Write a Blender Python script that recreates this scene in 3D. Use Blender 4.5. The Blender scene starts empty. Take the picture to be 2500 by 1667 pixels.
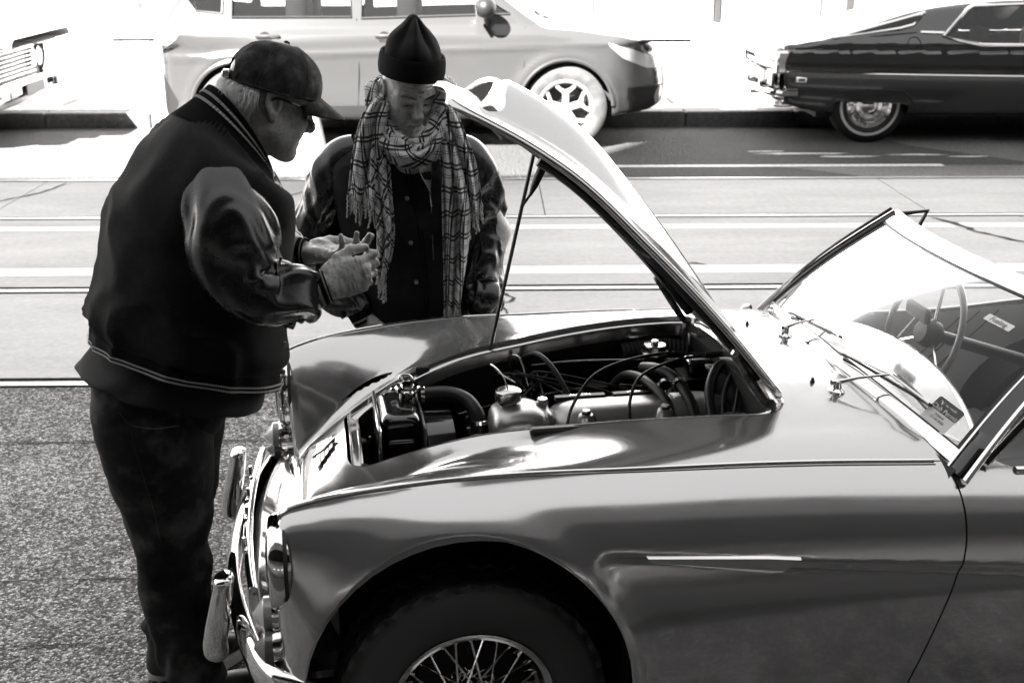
import bpy, math, random
import numpy as np
from mathutils import Vector, Matrix
R = math.radians
random.seed(7); RNG = np.random.default_rng(7)
scn = bpy.context.scene
COL = scn.collection
# ------------------------------------------------------------------ camera
CAM_H = 1.93
cam = bpy.data.cameras.new('camera'); camo = bpy.data.objects.new('camera', cam); COL.objects.link(camo)
camo.location = (0, 0, CAM_H); camo.rotation_euler = (R(90 - 19.052), 0, R(-1.1))
cam.sensor_width = 36; cam.sensor_fit = 'HORIZONTAL'; cam.lens = 36 * 2900 / 2500
cam.clip_start = .05; cam.clip_end = 3000
cam.dof.use_dof = True; cam.dof.focus_distance = 3.1; cam.dof.aperture_fstop = 6.0
scn.camera = camo
# ------------------------------------------------------------------ light
SUN_EL, SUN_AZ = 40.0, -146.5     # azimuth of the sun seen from the street, degrees from +Y clockwise
wd = bpy.data.worlds.new('World'); scn.world = wd; wd.use_nodes = True
nt = wd.node_tree; nt.nodes.clear()
sk = nt.nodes.new('ShaderNodeTexSky'); sk.sky_type = 'NISHITA'; sk.sun_disc = False; sk.air_density = 2.0; sk.dust_density = 4.0
sk.sun_elevation = R(SUN_EL); sk.sun_rotation = R(SUN_AZ)
bw = nt.nodes.new('ShaderNodeSeparateColor'); bg = nt.nodes.new('ShaderNodeBackground'); ow = nt.nodes.new('ShaderNodeOutputWorld')
tint = nt.nodes.new('ShaderNodeMix'); tint.data_type = 'RGBA'; tint.blend_type = 'MULTIPLY'; tint.inputs[0].default_value = 1
tint.inputs[7].default_value = (.985, .995, 1.03, 1)
nt.links.new(sk.outputs[0], bw.inputs[0]); nt.links.new(bw.outputs[2], tint.inputs[6])   # black-and-white from the blue record, as on a blue-sensitive film; nt.links.new(tint.outputs[2], bg.inputs[0])
bg.inputs[1].default_value = .15; nt.links.new(bg.outputs[0], ow.inputs[0])
sl = bpy.data.lights.new('sun', 'SUN'); sl.energy = 4.0; sl.angle = R(.5); sl.color = (1, .985, .965)
so = bpy.data.objects.new('sun', sl); COL.objects.link(so)
sd = Vector((math.sin(R(SUN_AZ)) * math.cos(R(SUN_EL)), math.cos(R(SUN_AZ)) * math.cos(R(SUN_EL)), math.sin(R(SUN_EL))))
so.rotation_euler = sd.to_track_quat('Z', 'Y').to_euler(); so.location = (-4, -6, 12)
vs = scn.view_settings; vs.view_transform = 'Standard'; vs.look = 'None'; vs.gamma = 1; vs.exposure = 3.45; vs.use_curve_mapping = False
scn.render.engine = 'CYCLES'
cy = scn.cycles; cy.use_denoising = True; cy.max_bounces = 7; cy.glossy_bounces = 4; cy.transmission_bounces = 6; cy.transparent_max_bounces = 8
cy.diffuse_bounces = 3; cy.caustics_reflective = False; cy.caustics_refractive = False; cy.sample_clamp_indirect = 6

# ------------------------------------------------------------------ materials
def g3(v):  # neutral grey with the faint warm-dark / cool-light tone of the print
    if isinstance(v, (tuple, list)): return (*v[:3], 1)
    return (v * 1.0, v * .985, v * .98, 1)
class NB:
    """small node builder"""
    def __init__(s, mat): s.t = mat.node_tree; s.b = s.t.nodes['Principled BSDF']
    def n(s, typ, **kw):
        x = s.t.nodes.new('ShaderNode' + typ)
        for k, v in kw.items():
            if k.startswith('i_'):
                key = k[2:]; key = int(key) if key.isdigit() else key.replace('_', ' ')
                x.inputs[key].default_value = v
            else: setattr(x, k, v)
        return x
    def l(s, a, b): s.t.links.new(a, b)
    def co(s, kind='Object', scale=None, rot=None):
        c = s.n('TexCoord').outputs[kind]
        if scale is not None or rot is not None:
            m = s.n('Mapping'); s.l(c, m.inputs[0])
            if scale is not None: m.inputs['Scale'].default_value = scale if hasattr(scale, '__len__') else (scale,) * 3
            if rot is not None: m.inputs['Rotation'].default_value = rot
            return m.outputs[0]
        return c
    def noise(s, vec, scale, detail=4, rough=.6, dist=0):
        x = s.n('TexNoise', i_Scale=scale, i_Detail=detail, i_Roughness=rough, i_Distortion=dist); s.l(vec, x.inputs['Vector']); return x.outputs['Fac']
    def voro(s, vec, scale, feature='F1'):
        x = s.n('TexVoronoi', feature=feature, i_Scale=scale); s.l(vec, x.inputs['Vector']); return x.outputs['Distance']
    def ramp(s, fac, stops, interp='LINEAR'):
        x = s.n('ValToRGB'); x.color_ramp.interpolation = interp; e = x.color_ramp.elements
        while len(e) < len(stops): e.new(.5)
        for i, (p, v) in enumerate(stops): e[i].position = p; e[i].color = g3(v)
        s.l(fac, x.inputs[0]); return x.outputs[0]
    def mul(s, a, b, op='MULTIPLY'):
        x = s.n('Math', operation=op)
        for i, q in enumerate((a, b)):
            if isinstance(q, (int, float)): x.inputs[i].default_value = q
            else: s.l(q, x.inputs[i])
        return x.outputs[0]
    def bump(s, h, strength=.3, dist=.01, prev=None):
        x = s.n('Bump', i_Strength=strength, i_Distance=dist); s.l(h, x.inputs['Height'])
        if prev is not None: s.l(prev, x.inputs['Normal'])
        s.l(x.outputs[0], s.b.inputs['Normal']); return x.outputs[0]
MATS = {}
def mat(name, base=.5, rough=.5, metal=0, coat=0, spec=.5, fn=None, **kw):
    m = bpy.data.materials.new(name); m.use_nodes = True; b = m.node_tree.nodes['Principled BSDF']
    b.inputs['Base Color'].default_value = g3(base); b.inputs['Roughness'].default_value = rough; b.inputs['Metallic'].default_value = metal
    b.inputs['Coat Weight'].default_value = coat; b.inputs['Coat Roughness'].default_value = .02; b.inputs['Specular IOR Level'].default_value = spec
    for k, v in kw.items(): b.inputs[k.replace('_', ' ')].default_value = v
    if fn: fn(NB(m))
    MATS[name] = m; return m

# ------------------------------------------------------------------ mesh helpers
def mk(name, V, F, m, parent=None, smooth=True, normals=None, loc=None, kind=None, sharp=None):
    me = bpy.data.meshes.new(name)
    V = np.asarray(V, dtype=np.float64)
    if isinstance(F, np.ndarray):
        k = F.shape[1]; me.vertices.add(len(V)); me.vertices.foreach_set('co', V.ravel().astype(np.float32))
        me.loops.add(F.size); me.loops.foreach_set('vertex_index', F.ravel().astype(np.int32))
        me.polygons.add(len(F)); me.polygons.foreach_set('loop_start', (np.arange(len(F)) * k).astype(np.int32))
        me.update(calc_edges=True); me.validate()
    else:
        me.from_pydata([tuple(v) for v in V], [], [tuple(int(i) for i in f) for f in F]); me.update()
    if smooth:
        me.polygons.foreach_set('use_smooth', [True] * len(me.polygons))
        if normals is not None: me.normals_split_custom_set_from_vertices([tuple(n) for n in normals])
        elif sharp is not None: me.set_sharp_from_angle(angle=R(sharp))
    if isinstance(m, (list, tuple)):
        for q in m: me.materials.append(MATS[q] if isinstance(q, str) else q)
    else: me.materials.append(MATS[m] if isinstance(m, str) else m)
    o = bpy.data.objects.new(name, me); COL.objects.link(o)
    if parent is not None: o.parent = parent
    if loc is not None: o.location = loc
    if kind: o['kind'] = kind
    return o
def tag(o, label, cat=None, group=None, kind=None):
    o['label'] = label
    if cat: o['category'] = cat
    if group: o['group'] = group
    if kind: o['kind'] = kind
    return o
def thing(name, label, cat, loc=(0, 0, 0), rz=0, group=None):
    o = bpy.data.objects.new(name, None); o.empty_display_size = .1; COL.objects.link(o)
    o.location = loc; o.rotation_euler = (0, 0, rz); return tag(o, label, cat, group)
class MB:
    """collects simple solids, built as one mesh object"""
    def __init__(s): s.V = []; s.F = []
    def add(s, V, F):
        n = len(s.V); s.V.extend([tuple(map(float, v)) for v in V]); s.F.extend([tuple(int(i) + n for i in f) for f in F]); return s
    def box(s, lo, hi, bev=0.0, M=None):
        lo = np.array(lo, float); hi = np.array(hi, float)
        if bev <= 0:
            V = [(x, y, z) for x in (lo[0], hi[0]) for y in (lo[1], hi[1]) for z in (lo[2], hi[2])]
            F = [(0, 1, 3, 2), (4, 6, 7, 5), (0, 4, 5, 1), (2, 3, 7, 6), (0, 2, 6, 4), (1, 5, 7, 3)]
        else:
            b = min(bev, *(hi - lo) / 2.01); V = []; F = []
            # three-ring chamfer box
            def ring(z, i):
                return [(lo[0] + i, lo[1] + b, z), (lo[0] + b, lo[1] + i, z), (hi[0] - b, lo[1] + i, z), (hi[0] - i, lo[1] + b, z), (hi[0] - i, hi[1] - b, z), (hi[0] - b, hi[1] - i, z), (lo[0] + b, hi[1] - i, z), (lo[0] + i, hi[1] - b, z)]
            rs = [ring(lo[2], b), ring(lo[2] + b, 0), ring(hi[2] - b, 0), ring(hi[2], b)]
            for r in rs: V += r
            for k in range(3):
                for j in range(8): F.append((k * 8 + j, k * 8 + (j + 1) % 8, k * 8 + 8 + (j + 1) % 8, k * 8 + 8 + j))
            F.append(tuple(range(7, -1, -1))); F.append(tuple(range(24, 32)))
        if M is not None: V = [tuple(M @ Vector(v)) for v in V]
        return s.add(V, F)
    def rings(s, rings, close=True, caps=True):
        n = len(rings[0]); V = [p for r in rings for p in r]; F = []
        for k in range(len(rings) - 1):
            for j in range(n if close else n - 1):
                j2 = (j + 1) % n; F.append((k * n + j, k * n + j2, (k + 1) * n + j2, (k + 1) * n + j))
        if caps and close: F.append(tuple(range(n - 1, -1, -1))); F.append(tuple((len(rings) - 1) * n + j for j in range(n)))
        return s.add(V, F)
    def tube(s, pts, r, n=10, caps=True, sub=0):
        pts = np.array(pts, float); r = np.atleast_1d(np.array(r, float))
        if len(r) == 1: r = np.repeat(r, len(pts))
        if sub: pts, r = crsub(pts, sub), crsub(r[:, None], sub)[:, 0]
        T = np.gradient(pts, axis=0); T /= np.linalg.norm(T, axis=1)[:, None] + 1e-12
        a = np.array([0, 0, 1.]) if abs(T[0][2]) < .9 else np.array([1., 0, 0])
        u = np.cross(T[0], a); u /= np.linalg.norm(u); rs = []
        for i in range(len(pts)):
            u = u - T[i] * (u @ T[i]); u /= np.linalg.norm(u); w = np.cross(T[i], u)
            rs.append([pts[i] + r[i] * (u * math.cos(t) + w * math.sin(t)) for t in np.linspace(0, 2 * math.pi, n, endpoint=False)])
        return s.rings(rs, True, caps)
    def lathe(s, prof, org, axis, n=32, a0=0, a1=2 * math.pi):
        """prof: (r, h) list; axis direction"""
        ax = np.array(axis, float); ax /= np.linalg.norm(ax); a = np.array([0, 0, 1.]) if abs(ax[2]) < .9 else np.array([1., 0, 0])
        u = np.cross(a, ax); u /= np.linalg.norm(u); w = np.cross(ax, u); org = np.array(org, float)
        full = abs(a1 - a0 - 2 * math.pi) < 1e-6
        ts = np.linspace(a0, a1, n, endpoint=not full)
        rs = [[org + ax * h + r * (u * math.cos(t) + w * math.sin(t)) for t in ts] for r, h in prof]
        return s.rings(rs, full, False)
    def prism(s, poly, fn, d0, d1):
        """poly list of 2D; fn(a,b,d)->3D"""
        n = len(poly); V = [fn(a, b, d0) for a, b in poly] + [fn(a, b, d1) for a, b in poly]
        F = [tuple(range(n - 1, -1, -1)), tuple(range(n, 2 * n))] + [(j, (j + 1) % n, n + (j + 1) % n, n + j) for j in range(n)]
        return s.add(V, F)
    def build(s, name, m, parent=None, smooth=True, sharp=40, **kw): return mk(name, s.V, s.F, m, parent, smooth, sharp=sharp, **kw)
def crsub(P, k):
    """Catmull-Rom subdivision of a polyline, k points per span"""
    P = np.array(P, float); n = len(P)
    if n < 3: return np.array([P[0] * (1 - t) + P[-1] * t for t in np.linspace(0, 1, k * (n - 1) + 1)])
    Q = np.vstack([2 * P[0] - P[1], P, 2 * P[-1] - P[-2]]); out = []
    for i in range(n - 1):
        a, b, c, d = Q[i:i + 4]
        for t in np.linspace(0, 1, k, endpoint=False):
            out.append(.5 * ((2 * b) + (c - a) * t + (2 * a - 5 * b + 4 * c - d) * t * t + (3 * b - a - 3 * c + d) * t ** 3))
    out.append(P[-1]); return np.array(out)
class Spl:
    """natural-ish cubic (PCHIP-like monotone) interpolation through points, clamped ends"""
    def __init__(s, xs, ys):
        s.x = np.array(xs, float); s.y = np.array(ys, float); h = np.diff(s.x); d = np.diff(s.y) / h; m = np.zeros(len(s.x))
        m[0], m[-1] = d[0], d[-1]
        for i in range(1, len(s.x) - 1): m[i] = (d[i - 1] * h[i] + d[i] * h[i - 1]) / (h[i] + h[i - 1])
        s.m = m
    def __call__(s, q):
        q = np.asarray(q, float); qc = np.clip(q, s.x[0], s.x[-1]); i = np.clip(np.searchsorted(s.x, qc) - 1, 0, len(s.x) - 2)
        h = s.x[i + 1] - s.x[i]; t = (qc - s.x[i]) / h; t2 = t * t; t3 = t2 * t
        return (2 * t3 - 3 * t2 + 1) * s.y[i] + (t3 - 2 * t2 + t) * h * s.m[i] + (-2 * t3 + 3 * t2) * s.y[i + 1] + (t3 - t2) * h * s.m[i + 1]
def sstep(a, b, x):
    t = np.clip((x - a) / (b - a), 0, 1); return t * t * (3 - 2 * t)
def smin(a, b, k):
    h = np.clip(.5 + .5 * (b - a) / k, 0, 1); return b * (1 - h) + a * h - k * h * (1 - h)
def smax(a, b, k): return -smin(-a, -b, k)
# ------------------------------------------------------------------ implicit surfaces
def surfnet(fn, lo, hi, h, proj=3, chunk=400000):
    """vertices, quads, normals of the zero set of fn (numpy, points (N,3)) in a box"""
    lo = np.array(lo, float); hi = np.array(hi, float); n = np.ceil((hi - lo) / h).astype(int) + 1
    ax = [lo[i] + h * np.arange(n[i]) for i in range(3)]
    G = np.empty(n, np.float32); step = max(1, chunk // (n[1] * n[2]))
    for i in range(0, n[0], step):
        X, Y, Z = np.meshgrid(ax[0][i:i + step], ax[1], ax[2], indexing='ij')
        G[i:i + step] = fn(np.stack([X, Y, Z], -1).reshape(-1, 3)).reshape(X.shape)
    S = G < 0
    cs = np.zeros(n - 1, int)
    for dx in (0, 1):
        for dy in (0, 1):
            for dz in (0, 1): cs += S[dx:n[0] - 1 + dx, dy:n[1] - 1 + dy, dz:n[2] - 1 + dz]
    act = (cs > 0) & (cs < 8); idx = -np.ones(n - 1, int); cells = np.argwhere(act); idx[act] = np.arange(len(cells))
    acc = np.zeros((len(cells), 3)); cnt = np.zeros(len(cells)); c0, c1, c2 = cells.T
    E = [((0, 0, 0), (1, 0, 0)), ((0, 1, 0), (1, 1, 0)), ((0, 0, 1), (1, 0, 1)), ((0, 1, 1), (1, 1, 1)), ((0, 0, 0), (0, 1, 0)), ((1, 0, 0), (1, 1, 0)),
         ((0, 0, 1), (0, 1, 1)), ((1, 0, 1), (1, 1, 1)), ((0, 0, 0), (0, 0, 1)), ((1, 0, 0), (1, 0, 1)), ((0, 1, 0), (0, 1, 1)), ((1, 1, 0), (1, 1, 1))]
    for a, b in E:
        fa = G[c0 + a[0], c1 + a[1], c2 + a[2]].astype(float); fb = G[c0 + b[0], c1 + b[1], c2 + b[2]].astype(float)
        x = (fa < 0) != (fb < 0); t = np.where(x, fa / np.where(x, fa - fb, 1), 0)
        acc += np.where(x[:, None], np.array(a) + t[:, None] * (np.array(b) - np.array(a)), 0); cnt += x
    V = lo + h * (cells + acc / cnt[:, None])
    Q = []
    for d in range(3):
        e = [0, 0, 0]; e[d] = 1; o1, o2 = [(1, 2), (2, 0), (0, 1)][d]
        A = S[:n[0] - e[0], :n[1] - e[1], :n[2] - e[2]]; B = S[e[0]:, e[1]:, e[2]:]
        ij = np.argwhere(A != B); k = (ij[:, o1] > 0) & (ij[:, o2] > 0) & (ij[:, o1] < n[o1] - 1) & (ij[:, o2] < n[o2] - 1)
        ij = ij[k]; flip = A[tuple(ij.T)]
        u1 = np.zeros(3, int); u1[o1] = 1; u2 = np.zeros(3, int); u2[o2] = 1
        q = np.stack([idx[tuple((ij - u1 - u2).T)], idx[tuple((ij - u2).T)], idx[tuple(ij.T)], idx[tuple((ij - u1).T)]], 1)
        q[~flip] = q[~flip][:, ::-1]; Q.append(q)
    Q = np.vstack(Q)
    def grad(P, e):
        g = np.empty_like(P)
        for i in range(3):
            d = np.zeros(3); d[i] = e; g[:, i] = (fn(P + d) - fn(P - d)) / (2 * e)
        return g
    for _ in range(proj):
        g = grad(V, h * .2); f = fn(V); gg = (g * g).sum(1) + 1e-9
        stp = (f / gg)[:, None] * g; ln = np.linalg.norm(stp, axis=1); stp *= np.minimum(1, h * .5 / (ln + 1e-12))[:, None]; V = V - stp
    g = grad(V, h * .25); N = g / (np.linalg.norm(g, axis=1)[:, None] + 1e-12)
    return V, Q, N
def tris(Q): return np.vstack([Q[:, [0, 1, 2]], Q[:, [0, 2, 3]]]) if Q.shape[1] == 4 else Q
def clip(V, T, N, g):
    """keep the part of a triangle mesh where g>0 (g given per vertex), cutting triangles along g=0"""
    s = g > 0; c = s[T].sum(1); keep = T[c == 3]; cut = T[(c == 1) | (c == 2)]
    nv = list(); nn = list(); cache = {}; base = len(V); out = []
    def mid(a, b):
        k = (a, b) if a < b else (b, a)
        if k not in cache:
            t = g[a] / (g[a] - g[b]); cache[k] = base + len(nv); nv.append(V[a] + t * (V[b] - V[a])); q = N[a] + t * (N[b] - N[a]); nn.append(q / (np.linalg.norm(q) + 1e-12))
        return cache[k]
    for tri in cut:
        ps = []
        for i in range(3):
            a, b = int(tri[i]), int(tri[(i + 1) % 3])
            if s[a]: ps.append(a)
            if s[a] != s[b]: ps.append(mid(a, b))
        out.append(ps[:3])
        if len(ps) == 4: out.append([ps[0], ps[2], ps[3]])
    V2 = np.vstack([V, np.array(nv).reshape(-1, 3)]); N2 = np.vstack([N, np.array(nn).reshape(-1, 3)])
    T2 = np.vstack([keep, np.array(out, int).reshape(-1, 3)])
    used = np.unique(T2); mp = -np.ones(len(V2), int); mp[used] = np.arange(len(used))
    return V2[used], mp[T2], N2[used]
def grid_mesh(P, closeu=False):
    """P (a,b,3) grid -> V,Q"""
    a, b = P.shape[:2]; I = np.arange(a * b).reshape(a, b)
    if closeu: I = np.hstack([I, I[:, :1]])
    Q = np.stack([I[:-1, :-1], I[:-1, 1:], I[1:, 1:], I[1:, :-1]], -1).reshape(-1, 4); return P.reshape(-1, 3), Q
def catgrid(P, ku, kv, closev=False):
    """smooth refine of a control grid with Catmull-Rom in both directions"""
    P = np.array(P, float); A = np.stack([crsub(P[:, j], ku) for j in range(P.shape[1])], 1)
    if closev:
        Q = np.concatenate([A[:, -2:], A, A[:, :3]], 1); B = np.stack([crsub(Q[i], kv) for i in range(len(Q))], 0)
        return B[:, 2 * kv:2 * kv + A.shape[1] * kv]
    return np.stack([crsub(A[i], kv) for i in range(len(A))], 0)
def solid(name, V, Q, th, m, parent=None, **kw):
    """thin shell: sheet plus an offset copy along its normals"""
    o = mk(name, V, Q, m, parent, **kw); md = o.modifiers.new('thickness', 'SOLIDIFY'); md.thickness = th; md.offset = -1; return o
def text(name, s, size, loc, rot, m, parent=None, ext=.0006, align='CENTER', matrix=None):
    c = bpy.data.curves.new(name, 'FONT'); c.body = s; c.size = size; c.align_x = align; c.align_y = 'CENTER'; c.extrude = ext
    o = bpy.data.objects.new(name, c); COL.objects.link(o)
    bpy.context.view_layer.update(); dg = bpy.context.evaluated_depsgraph_get(); me = bpy.data.meshes.new_from_object(o.evaluated_get(dg))
    bpy.data.objects.remove(o); bpy.data.curves.remove(c); me.materials.clear(); me.materials.append(MATS[m]); me.name = name
    o = bpy.data.objects.new(name, me); COL.objects.link(o)
    if matrix is not None: me.transform(matrix)
    else: o.location = loc; o.rotation_euler = rot
    if parent is not None: o.parent = parent
    return o
def ss(P, c_, r): return np.linalg.norm(P - np.array(c_), axis=1) - r
def ell(P, c_, r):
    r = np.array(r, float); q = (P - np.array(c_)) / r; k = np.linalg.norm(q, axis=1); return (k - 1) * r.min() * .5 + (k - 1) * k / (np.linalg.norm(q / r, axis=1) + 1e-9) * .5
def cone(P, a_, b_, ra, rb):
    a_ = np.array(a_, float); b_ = np.array(b_, float); d = b_ - a_; t = np.clip(((P - a_) @ d) / (d @ d + 1e-12), 0, 1); return np.linalg.norm(P - a_ - t[:, None] * d, axis=1) - (ra + (rb - ra) * t)
_H = np.random.default_rng(3).random((64, 64, 64))
def vnoise(P):
    P = np.asarray(P, float); i = np.floor(P).astype(int); f = P - i; f = f * f * (3 - 2 * f); i &= 63; j = (i + 1) & 63
    g = lambda a_, b_, c_: _H[a_, b_, c_]
    x0, y0, z0 = i.T; x1, y1, z1 = j.T; fx, fy, fz = f.T
    return ((g(x0, y0, z0) * (1 - fx) + g(x1, y0, z0) * fx) * (1 - fy) + (g(x0, y1, z0) * (1 - fx) + g(x1, y1, z0) * fx) * fy) * (1 - fz) + ((g(x0, y0, z1) * (1 - fx) + g(x1, y0, z1) * fx) * (1 - fy) + (g(x0, y1, z1) * (1 - fx) + g(x1, y1, z1) * fx) * fy) * fz
def ridged(P): return 1 - np.abs(2 * vnoise(P) - 1)
# ================================================================== materials of the street
def f_asph(lo, hi, sc=1.0):
    def f(b):
        c = b.co('Object')
        fine = b.noise(c, 95 * sc, 3, .7); med = b.noise(c, 36 * sc, 4, .65); big = b.noise(c, 1.1, 4, .6); vor = b.voro(c, 75 * sc)
        mix = b.mul(b.mul(b.mul(fine, .55), b.mul(med, .45), 'ADD'), b.mul(big, .35), 'ADD')
        b.l(b.ramp(mix, [(.48, lo), (.66, (lo + hi) / 2), (.84, hi)]), b.b.inputs['Base Color'])
        h = b.mul(b.mul(vor, -.7), b.mul(med, 1.0), 'ADD'); b.bump(h, 1.0, .02)
    return f
def f_stones(b):
    c = b.co('Object'); w_ = b.noise(c, 40, 2, .5); v_ = b.n('TexVoronoi', feature='F1', i_Scale=115.); b.l(c, v_.inputs['Vector']); e_ = b.n('TexVoronoi', feature='DISTANCE_TO_EDGE', i_Scale=115.); b.l(c, e_.inputs['Vector'])
    sc_ = b.n('SeparateColor'); b.l(v_.outputs['Color'], sc_.inputs[0]); big = b.noise(c, .9, 4, .6); fine = b.noise(c, 260, 2, .6); mid = b.noise(c, 9, 3, .6)
    t = b.mul(b.mul(b.mul(sc_.outputs[0], .42), b.mul(fine, .22), 'ADD'), b.mul(b.mul(big, .34), b.mul(mid, .24), 'ADD'), 'ADD')
    col = b.ramp(t, [(.38, .015), (.54, .11), (.70, .36), (.86, .75)]); ed = b.ramp(e_.outputs['Distance'], [(.03, .12), (.22, 1.0)]); mx = b.n('Mix', data_type='RGBA', blend_type='MULTIPLY'); mx.inputs[0].default_value = .65; b.l(col, mx.inputs[6]); b.l(ed, mx.inputs[7]); b.l(mx.outputs[2], b.b.inputs['Base Color'])
    hh = b.mul(b.mul(v_.outputs['Distance'], -.8), b.mul(sc_.outputs[1], .7), 'ADD'); b.bump(b.mul(hh, b.mul(fine, .3), 'ADD'), .9, .009)
mat('asphalt', .1, .85, spec=.35, fn=f_stones)
mat('asphalt_worn', .16, .85, spec=.3, fn=f_asph(.09, .24, .7))
mat('asphalt_dark', .07, .85, spec=.3, fn=f_asph(.05, .11, .7))
def f_conc(lo, hi, bs=.25):
    def f(b):
        c = b.co('Object'); s = b.co('Object', (.5, 1.6, 1))
        a = b.noise(c, 22, 6, .75); k = b.noise(s, 1.3, 5, .65); sp = b.voro(c, 60)
        m = b.mul(b.mul(a, .45), b.mul(k, .55), 'ADD')
        b.l(b.ramp(m, [(.36, lo), (.5, (lo + hi) / 2), (.64, hi)]), b.b.inputs['Base Color']); b.bump(b.mul(a, b.mul(sp, .3), 'ADD'), bs, .004)
    return f
mat('concrete', .5, .8, spec=.3, fn=f_conc(.36, .53))
mat('concrete_pale', .62, .7, spec=.35, fn=f_conc(.54, .70))
mat('concrete_edge', .45, .8, fn=f_conc(.31, .47))
mat('rail_steel', .5, .4, 1, fn=lambda b: b.bump(b.noise(b.co('Object', (2, 90, 90)), 4, 3), .1, .001))
mat('groove', .012, .9)
mat('crack', .02, .95)
mat('line_paint', .75, .6, fn=lambda b: b.l(b.ramp(b.noise(b.co('Object'), 30, 5, .7), [(.35, .42), (.55, .78)]), b.b.inputs['Base Color']))
mat('kerb_stone', .24, .8, fn=f_conc(.1, .34, .6))
mat('paver', .5, .8, fn=f_conc(.38, .58))
mat('wall_paint', .82, .6, fn=lambda b: b.l(b.ramp(b.noise(b.co('Object', (.4, .4, 1)), 2, 4), [(.3, .76), (.7, .84)]), b.b.inputs['Base Color']))
mat('wall_trim', .13, .5); mat('window_frame', .04, .4); mat('footpath_slab', .16, .8, fn=f_conc(.26, .34)); mat('shop_glass', .7, .05, spec=.6, fn=lambda b: b.l(b.ramp(b.noise(b.co('Object', (1, 1, .6)), 1.4, 5, .65), [(.35, .55), (.62, .8)]), b.b.inputs['Base Color']))
mat('dark_box', .03, .5); mat('grey_box', .16, .45)
mat('facade', .08, .7, fn=f_conc(.015, .03)); mat('facade_dark', .015, .5); mat('facade_glass', .01, .3); mat('shop_sign', .72, .5)
# ================================================================== ground, tram tracks, footpaths
def sheet(name, x0, x1, y0, y1, z, m, th=.0, kind='structure', label=None):
    if th: o = MB().box((x0, y0, z - th), (x1, y1, z)).build(name, m, smooth=False)
    else: o = mk(name, [(x0, y0, z), (x1, y0, z), (x1, y1, z), (x0, y1, z)], [(0, 1, 2, 3)], m, smooth=False)
    o['kind'] = kind
    if label: o['label'] = label
    return o
RAIL = [5.04, 6.515, 8.32, 9.685]
sheet('ground', -400, 400, -400, 600, -.06, 'asphalt_worn', label='wide dull ground under the street')
near = sheet('road', -60, 60, 1.5, RAIL[0] - .045, 0, 'asphalt', .06, label='rough dark asphalt lane beside the silver car')
far = sheet('road', -60, 60, RAIL[3] + .035, 12.42, 0, 'asphalt_worn', .06, label='far asphalt lane by the stone kerb')
BED = sheet('tram_track_bed', -60, 60, RAIL[0] - .044, RAIL[3] + .034, -.007, 'groove', .03, label='dark bed below the tram rail grooves')
# concrete slabs between the rails: own pieces with joints
def slab_row(y0, y1, m, cuts, name='concrete_slab', z=0):
    xs = [-60] + cuts + [60]
    for a, b in zip(xs[:-1], xs[1:]):
        o = MB().box((a + .004, y0, -.006), (b - .004, y1, z), .002).build(name, m, BED, smooth=False)
gr = .045
slab_row(RAIL[0] + .035 + gr, RAIL[1] - .052, 'concrete', [-9, -4.9, -.35, 4.2, 8.6])
slab_row(RAIL[1] + .035 + gr, RAIL[1] + .30, 'concrete_edge', [-6.5, -1.9, 2.3, 7])
slab_row(RAIL[1] + .305, RAIL[1] + .50, 'concrete_pale', [-7, -2.2, 3.1])
slab_row(RAIL[1] + .505, RAIL[2] - .39, 'concrete', [-9, -3.4, 2.75, 7.4])
slab_row(RAIL[2] - .385, RAIL[2] - .23, 'concrete_pale', [-6, -1.2, 4.6])
slab_row(RAIL[2] - .225, RAIL[2] - .05, 'concrete_edge', [-5, .9, 3.8])
slab_row(RAIL[2] + .035 + gr * .6, RAIL[3] - .052, 'concrete', [-8, -3.6, .4, 3.2, 7.7])
for i, y in enumerate(RAIL):
    o = MB().box((-60, y - .024, -.006), (60, y + .024, .004), .003).build('tram_rail', 'rail_steel')
    tag(o, ['polished tram rail nearest the parked silver car, bordering the asphalt', 'polished tram rail, second from the silver car', 'tram rail, third from the silver car', 'tram rail farthest from the silver car, bordering the far lane'][i], 'tram rail', 'tram rails')
def crack(pts, w=.008, z=.0035):
    pts = crsub(np.array(pts, float), 5); n = len(pts); V = []; 
    for i, p in enumerate(pts):
        t = pts[min(i + 1, n - 1)] - pts[max(i - 1, 0)]; t /= np.linalg.norm(t) + 1e-9; q = np.array([-t[1], t[0]]); k = w * (.35 + RNG.random()) * (1 if 0 < i < n - 1 else .1)
        j = RNG.normal(0, w * .5, 2); V += [(*(p + j + q * k), z), (*(p + j - q * k), z)]
    mk('crack', V, [(2 * i, 2 * i + 1, 2 * i + 3, 2 * i + 2) for i in range(n - 1)], 'crack', BED, smooth=False)
crack([(.10, 6.02), (.06, 6.2), (.13, 6.3), (.07, 6.42)], .012)
crack([(-1.62, 8.45), (-1.50, 8.8), (-1.58, 8.95), (-1.42, 9.3), (-1.47, 9.6)], .010)
crack([(-4.0, 8.5), (-3.7, 8.9), (-3.5, 9.2), (-3.42, 9.6)], .010)
crack([(3.15, 8.25), (3.28, 7.95), (3.3, 7.8), (3.5, 7.5), (3.62, 7.1), (3.75, 6.95)], .022)
crack([(1.0, 7.0), (1.2, 7.05), (1.32, 7.0)], .02); crack([(-1.6, 5.75), (-1.3, 5.76)], .006)
def nearcrack(pts, w):
    global BED; b0 = BED; BED = near; crack(pts, w); BED = b0
nearcrack([(-2.6, 4.42), (-1.8, 4.38), (-1.2, 4.40), (-.7, 4.36), (-.3, 4.38)], .006); nearcrack([(-2.2, 3.34), (-1.7, 3.30), (-1.3, 3.32), (-.95, 3.30)], .004); nearcrack([(-2.1, 2.95), (-1.6, 2.93), (-1.1, 2.96)], .003)
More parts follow.
